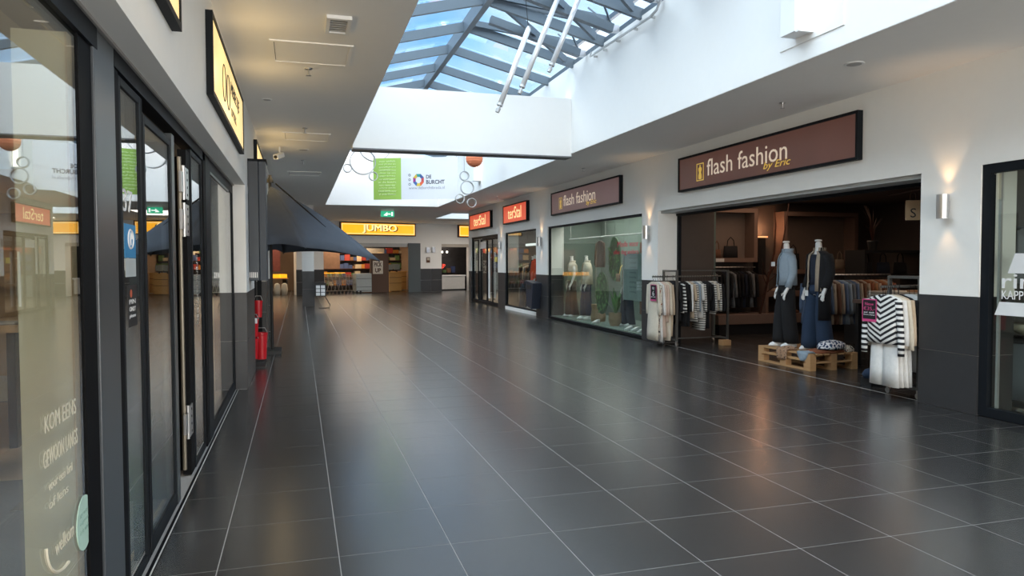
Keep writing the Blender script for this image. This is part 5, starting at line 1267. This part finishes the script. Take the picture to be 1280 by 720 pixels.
# ------------------------------------------------------------------ the store behind the red signs
t, xf, st = mannequin((7.05, 21.35, .11), WY, 'mannequin in long bright red coat in the window with red sign', None, stance=.09, h=1.02)
trousers(t, xf, st, C_NAVY, .08, .05); jacket(t, xf, C_RED, .85, .25, seed=3, name='coat', big=.03); shoes(t, xf, st, M_WHITE)
t, xf, st = mannequin((7.25, 22.2, .11), WY, 'mannequin in dark clothes left of the red coat', None, stance=.09)
top(t, xf, C_BLACK); trousers(t, xf, st, C_BLACK, .08, .05); jacket(t, xf, C_NAVY, .6, .3, big=.02)
t = thing('store_plinth', (7.3, 21.5, 0), 'pale plinth on the floor of the red-coat window', 'plinth'); MB().box(6.98, 7.9, 19.75, 22.8, 0, .108).build('body', M_WHITE, t)
t = thing('shopping_bag', (6.8, 21.9, .11), 'navy shopping bag standing in the red-coat window', 'bag')
MB().loft([((6.80, 21.9, .112), .09, .30, 0), ((6.80, 21.9, .75), .07, .24, 0), ((6.80, 21.9, .98), .03, .20, 0)], 14).build('body', C_NAVY, t)
MB().tube([(6.80, 21.75, .97), (6.8, 21.8, 1.15), (6.8, 22.0, 1.15), (6.8, 22.05, .97)], .01, 6).build('handle', M_BLACK, t)
t = thing('light_bar', (6.9, 21, 2.1), 'white light bar across the red-coat window', 'lamp'); MB().box(7.05, 7.12, 20.0, 22.4, 2.06, 2.13).build('tube', emis('bar_light', (.9, .92, .9), 1.0), t)
for y in (20.1, 22.3): MB().tube([(7.085, y, 2.13), (7.085, y, 2.85)], .004, 5).build('wire', M_BLACK, t)
t = thing('litter_bin', (6.40, 19.5, .3), 'dark navy tapered bin fixed to the pillar by the red-coat window', 'bin')
MB().prism([(19.15, .95), (19.85, 1.02), (19.75, .28), (19.30, .22)], 'x', 6.24, 6.497).build('body', mat('navy_plastic', (.015, .022, .04), .5), t, bevel=.01)
MB().box(6.23, 6.26, 19.3, 19.7, .78, .90).build('opening', M_BLACK, t)
# racks inside, dim
for j, (x, y0) in enumerate(((8.2, 24.2), (9.4, 24.4), (8.6, 20.4))):
    t = thing('clothes_rail', (x, y0+1.2, 0), ['dark rail of clothes just inside the glass shop door', 'dark rail of clothes deeper inside the red-sign store', 'dark rail of clothes behind the red-coat window'][j], 'rail')
    for y in (y0, y0+2.4): MB().tube([(x, y, 0), (x, y, 1.5)], .018, 8).build('post', M_CHROME, t)
    MB().tube([(x, y0, 1.5), (x, y0+2.4, 1.5)], .014, 8).build('rail', M_CHROME, t)
    for i in range(14):
        m, k = ((C_BLACK, 'black'), (C_GREYC, 'grey'), (C_NAVY, 'navy'), (C_BROWN, 'brown'), (C_CREAM, 'cream'))[(i*3+j) % 5]
        garment((x, y0+.15+i*.16, 1.48), m, '%s garment, %s from the far end of %s' % (k, ordw[13-i], ('the rail inside the glass door', 'the deeper store rail', 'the rail behind the red coat')[j]), 'clothes inside the red-sign store', rot=PI/2, L=.9, sl=.5, seed=200+i+j*20, rail_r=.034)

# ------------------------------------------------------------------ salon window
t = thing('salon_lettering', (6.559, 5.2, 1.3), 'white lettering and slanted bars on the salon window', 'lettering')
M_FILM = mat('white_film', (.78, .78, .78), .5)
text('lettering', 'rin', M_FILM, t, FR, (6.559, 5.40, 1.285), width=.30, height=.135)
text('lettering', 'rin', M_FILM, t, FR, (6.5585, 5.395, 1.285), width=.30, height=.135)
text('lettering', 'KAPPERS', M_FILM, t, FR, (6.559, 5.40, 1.178), width=.37, height=.085)
MB().prism([(5.34, 1.43), (4.6, 1.43), (4.6, 1.62), (5.27, 1.62)], 'x', 6.555, 6.559).build('bar_shape', M_FILM, t)
MB().prism([(5.47, 1.02), (5.10, 1.02), (5.02, .98), (4.9, 1.15), (5.42, 1.15)], 'x', 6.555, 6.559).build('bar_shape', M_FILM, t)
t = thing('salon_sofa', (7.2, 5.6, 0), 'dark grey upholstered salon chair behind the lettered window', 'chair')
M_UPH = mat('grey_upholstery', (.085, .095, .11), .8, var=.1, bump=.2, bscale=200)
MB().loft([((7.34, 5.76, .10), .24, .24, 0), ((7.34, 5.76, .30), .30, .29, 0), ((7.34, 5.76, .60), .335, .33, 0), ((7.34, 5.76, .69), .33, .32, 0)], 26).build('shell', M_UPH, t, smooth=True)
MB().loft([((7.36, 5.76, .69), .25, .25, 0), ((7.36, 5.76, .74), .23, .23, 0)], 20).build('seat', C_BLACK, t, smooth=True)
MB().lathe((7.34, 5.76, .0), [(.22, 0), (.22, .02), (.04, .04), (.04, .10)], 18).build('base', M_CHROME, t)
t = thing('wash_basin', (7.3, 5.2, .9), 'cream tray with a dark phone above the salon chair', 'tray')
MB().loft([((7.22, 5.60, .78), .06, .10, .4), ((7.22, 5.60, .83), .16, .18, .4), ((7.22, 5.60, .90), .20, .22, .4), ((7.22, 5.60, .86), .16, .18, .4)], 18, cap=False).build('tray', mat('cream_tray', (.40, .36, .28), .6), t, smooth=True)
MB().box(7.12, 7.26, 5.55, 5.66, .865, .88).build('phone', M_BLACK, t)
MB().tube([(7.22, 5.60, .735), (7.22, 5.60, .79)], .05, 10).build('stem', M_CHROME, t)
for i, (x, y) in enumerate(((7.8, 5.3), (8.6, 4.2))):
    t = thing('downlight', (x, y, 2.85), ['round warm downlight nearest the salon window', 'round warm downlight deeper in the salon'][i], 'lamp'); MB().lathe((x, y, 2.83), [(.08, 0), (.09, .019)], 16).build('lens', emis('down_lens', (1, .62, .35), 2), t)
t = thing('salon_curtain', (7.9, 5.9, 0), 'dark hanging towel rail at the back of the salon', 'rail')
MB().tube([(7.4, 6.0, 1.9), (9.2, 6.0, 1.9)], .02, 8).build('rail', M_BLACK, t)
for i in range(5): MB().loft([((7.6+i*.3, 6.0, 1.9), .11, .03, 0), ((7.6+i*.3, 6.0, 1.3), .12, .035, 0)], 12, folds=.1, seed=i).build('towel', (C_GREYC, C_BROWN)[i % 2], t, smooth=True)

# ------------------------------------------------------------------ far facade: supermarket and counter
def trolley(s, d, label, sc=1.0):
    p = F(s, d, 0); t = thing('shopping_trolley', p, label, 'trolley', 'nested shopping trolleys')
    X = FX @ Matrix.Translation((s, d, 0)); W_ = .26
    wires = MB(X)
    for k in range(6):
        z = .50+k*.085; e = .30+.02*k; wires.tube([(-e-.05*k/5, -W_, z), (e, -W_*.8, z), (e, W_*.8, z), (-e-.05*k/5, W_, z)], .006, 4, closed=True)
    wires.build('basket', M_CHROME, t)
    for x in (-.30, -.15, 0, .15, .28):
        for y in (-W_*.92, W_*.92): MB(X).tube([(x, y*.95, .50), (x*1.1, y, .93)], .005, 4).build('wire', M_CHROME, t)
    MB(X).tube([(-.42, -W_, 1.02), (-.42, W_, 1.02)], .018, 8).build('handle', M_YEL, t)
    for y in (-W_, W_): MB(X).tube([(-.42, y, 1.02), (-.35, y, .93), (-.30, y, .50), (-.38, y, .14), (.40, y*.8, .14), (.32, y*.8, .50)], .010, 6).build('side_frame', M_CHROME, t)
    for x in (-.36, .38):
        for y in (-W_, W_*.9): MB(X).tube([(x, y-.012, .06), (x, y+.012, .06)], .06, 10).build('wheel', M_BLACK, t)
for i in range(8): trolley(-.55+i*.19, .55, '%s nested shopping trolley from the left by the supermarket' % ordw[i])
t = thing('service_cabinet', F(1.3, .5, 0), 'pale grey cabinet right of the shopping trolleys', 'cabinet')
MB(FX).box(.95, 1.75, .3, .8, .06, .98).build('body', mat('pale_grey_panel', (.42, .46, .46), .6), t)
for z in (.12, .30, .72): MB(FX).box(.97, 1.73, .285, .298, z, z+.015).build('groove', M_BLACK, t)
t = thing('pickup_wall', F(2.3, .7, 0), 'brown partition with white lettered sign in the supermarket entrance', 'partition')
MB(FX).box(1.85, 2.85, .7, .8, 0, 2.0).build('board', mat('brown_partition', (.10, .055, .035), .7), t)
MB(FX).box(1.98, 2.52, .67, .699, .95, 1.62).build('sign_panel', mat('sign_beige', (.62, .56, .48), .6), t)
Rf = FX.to_3x3() @ V((1, 0, 0))
for s_, z in (('PICK', 1.32), ('UP', 1.02)): text('lettering', s_, M_BROWNF, t, (Rf, V((0, 0, 1))), F(2.25, .668, z), width=.42 if s_ == 'PICK' else .32, height=.22, align='C', bold=.03)
M_MKW = wood('market_wood', (.45, .24, .07), (.62, .34, .10), .6)
for i, (s0, s1, d, z1) in enumerate(((2.95, 3.65, .9, .98), (2.55, 3.0, 1.8, 1.5), (3.7, 4.6, 2.4, 1.0))):
    t = thing('checkout_counter', F((s0+s1)/2, d, 0), ['front wooden checkout counter by the shutter', 'tall wooden counter block behind the brown partition', 'wooden checkout counter deeper inside at the right'][i], 'counter')
    MB(FX).box(s0, s1, d, d+.6, .05, z1).build('body', M_MKW, t)
    for z in (z1*.45, z1*.75): MB(FX).box(s0, s1, d-.012, d-.001, z, z+.02).build('groove', M_BROWNF, t)
    MB(FX).box(s0-.03, s1+.03, d-.03, d+.63, z1, z1+.05).build('top', M_MKW, t)
for i, (s, d, z) in enumerate(((3.1, 1.15, 1.03), (3.5, 1.15, 1.03), (4.1, 2.7, 1.05))):
    t = thing('checkout_screen', F(s, d, z), ['left checkout screen on the front counter', 'right checkout screen on the front counter', 'checkout screen on the deeper counter'][i], 'screen')
    MB(FX).box(s-.17, s+.17, d, d+.03, z+.12, z+.40).build('display', mat('screen_grey', (.25, .30, .30), .4), t); MB(FX).box(s-.03, s+.03, d+.005, d+.035, z, z+.12).build('stand', M_BLACK, t)
for i, (s0, s1, z0, z1, c) in enumerate(((2.0, 2.25, 1.6, 2.3, (.75, .55, .35)), (3.2, 3.5, 1.35, 2.1, (.7, .55, .4)), (2.6, 3.6, 1.95, 2.3, (.45, .40, .34)), (.2, 1.1, 1.2, 2.2, (.25, .14, .09)))):
    t = thing('wall_poster', F((s0+s1)/2, 3, z0), ['narrow pale poster behind the partition', 'upright cream poster above the checkout', 'wide pale banner above the checkouts', 'brown poster behind the trolleys'][i], 'poster')
    MB(FX).box(s0, s1, 3.0+i*.05, 3.03+i*.05, z0, z1).build('sheet', mat('poster_%s' % ('cream', 'tan', 'pale', 'brown')[i], c, .6, var=.3, scale=5), t)
t = thing('dark_shelf_wall', F(3.4, 4.2, 0), 'dark shelving filled with goods at the back of the supermarket', 'shelf')
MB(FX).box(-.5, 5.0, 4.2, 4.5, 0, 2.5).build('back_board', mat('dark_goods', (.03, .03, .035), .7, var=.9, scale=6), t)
rg_ = random.Random(12); cols6 = [mat('goods_%s' % k, c, .6) for k, c in (('orange', (.5, .2, .04)), ('cream', (.5, .42, .3)), ('red', (.35, .04, .03)), ('green', (.10, .18, .06)), ('brown', (.2, .10, .05)), ('blue', (.05, .08, .2)))]
for z in (.3, .75, 1.2, 1.65, 2.05):
    MB(FX).box(-.5, 5.0, 3.95, 4.2, z-.03, z).build('shelf_board', M_BROWNF, t)
    s = -.45
    while s < 4.9:
        w = rg_.uniform(.15, .4); h = rg_.uniform(.15, .34); MB(FX).box(s, s+w-.02, 3.98, 4.18, z, z+h).build('goods_pack', rg_.choice(cols6), t); s += w
for i, s in enumerate((1.9, 2.9)):
    t = thing('ceiling_spot', F(s, .3, 2.45), ['left bright spot under the supermarket lintel', 'right dimmer spot under the supermarket lintel'][i], 'lamp'); MB(FX).lathe((s, .3, 2.38), [(.05, 0), (.06, .11)], 12).build('lens', emis('spot_%s' % ('bright', 'dim')[i], (1, .8, .55), (5, 2)[i]), t)
# service counter
t = thing('service_counter', F(6.4, .6, 0), 'white curved service counter below the red lit emblem', 'counter')
MB(FX).box(5.6, 7.25, .55, 1.1, .08, .78).build('body', mat('counter_white', (.55, .53, .50), .5), t); MB(FX).box(5.56, 7.28, .48, 1.15, .78, .84).build('top', M_WHITE, t)
MB(FX).box(5.62, 7.25, .60, 1.1, .0, .08).build('plinth', M_BLACK, t)
t = thing('counter_back_wall', F(6.4, 2.2, 0), 'dark menu wall behind the service counter', 'wall panel')
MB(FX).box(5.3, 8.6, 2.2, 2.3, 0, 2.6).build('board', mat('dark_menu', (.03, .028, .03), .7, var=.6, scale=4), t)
for i in range(6): MB(FX).box(5.8+i*.28, 6.0+i*.28, 1.95, 2.15, .95, 1.1+.1*(i % 3)).build('jar', cols6[i], t)
t = thing('red_emblem', F(6.4, 2.1, 1.3), 'red glowing flower-like lettering behind the service counter', 'sign')
rE = random.Random(2); ME = emis('red_glow', (.8, .07, .04), 1.1)
for i in range(22):
    a = rE.uniform(0, 6.28); q = math.sqrt(rE.random())*.32; cx_, cz_ = 6.5+q*math.cos(a)*1.1, 1.45+q*math.sin(a)
    MB(FX).tube([(cx_+.05*math.cos(b), 2.17, cz_+.05*math.sin(b)) for b in [k*PI/4 for k in range(8)]], .012, 4, closed=True).build('petal', ME, t)
for i, s in enumerate((6.35, 6.65)):
    t = thing('ceiling_spot', F(s, 1.5, 2.2), ['left white spot above the service counter', 'right white spot above the service counter'][i], 'lamp'); MB(FX).lathe((s, 1.5, 2.05), [(.05, 0), (.05, .1)], 12).build('lens', emis('counter_spot_%s' % 'ab'[i], (1, .95, .85), 3), t)
    MB(FX).tube([(s, 1.5, 2.15), (s, 1.5, 3.0)], .006, 5).build('cord', M_BLACK, t)
for i, s in enumerate((4.72, 5.06)):
    t = thing('wall_box', F(s, -.03, 2.1), ['left small grey wall lamp on the far pillar', 'right small grey wall lamp on the far pillar'][i], 'lamp'); MB(FX).box(s-.09, s+.09, -.10, -.002, 2.05, 2.32).build('housing', M_CHROME, t)
t = thing('framed_notice', F(4.75, -.02, 1.6), 'small brown framed notice on the far pillar', 'notice'); MB(FX).box(4.66, 4.86, -.025, -.002, 1.52, 1.80).build('frame', C_BROWN, t); MB(FX).box(4.69, 4.83, -.03, -.0255, 1.64, 1.77).build('sheet', C_CREAM, t)
# far left opening: produce and bags
t = thing('produce_stand', F(-2.9, 1.2, 0), 'stand with yellow crates seen left of the column', 'stand')
MB(FX).box(-3.8, -2.2, 1.0, 1.8, .75, .8).build('shelf', M_MKW, t)
for s in (-3.75, -2.3): MB(FX).box(s, s+.06, 1.05, 1.75, 0, .75).build('leg', M_BLACK, t)
for i in range(4):
    s = -3.65+i*.36; tt = thing('produce_crate', F(s+.15, 1.3, .8), '%s yellow crate on the far produce stand' % ordw[i], 'crate', 'yellow crates on the far stand')
    MB(FX).box(s, s+.32, 1.1, 1.5, .801, .98).build('crate', M_YEL, tt)
for i in range(4):
    s = -3.5+i*.34; tt = thing('white_bag', F(s, .8, 0), '%s white bulging bag on the floor by the far stand' % ordw[i], 'bag', 'white bags below the far stand')
    MB(FX).loft([((s, .75, .002), .13, .13, 0), ((s, .75, .25), .16, .15, 0), ((s, .75, .5), .13, .12, 0), ((s, .75, .56), .05, .05, 0)], 12, folds=.05, seed=i).build('sack', C_CREAM, tt, smooth=True)
t = thing('wall_poster', F(-2.6, 2.5, 1.3), 'dark red poster at the back of the far left opening', 'poster'); MB(FX).box(-3.0, -2.2, 2.5, 2.53, 1.1, 2.2).build('sheet', mat('poster_darkred', (.14, .035, .03), .6, var=.5, scale=6), t)
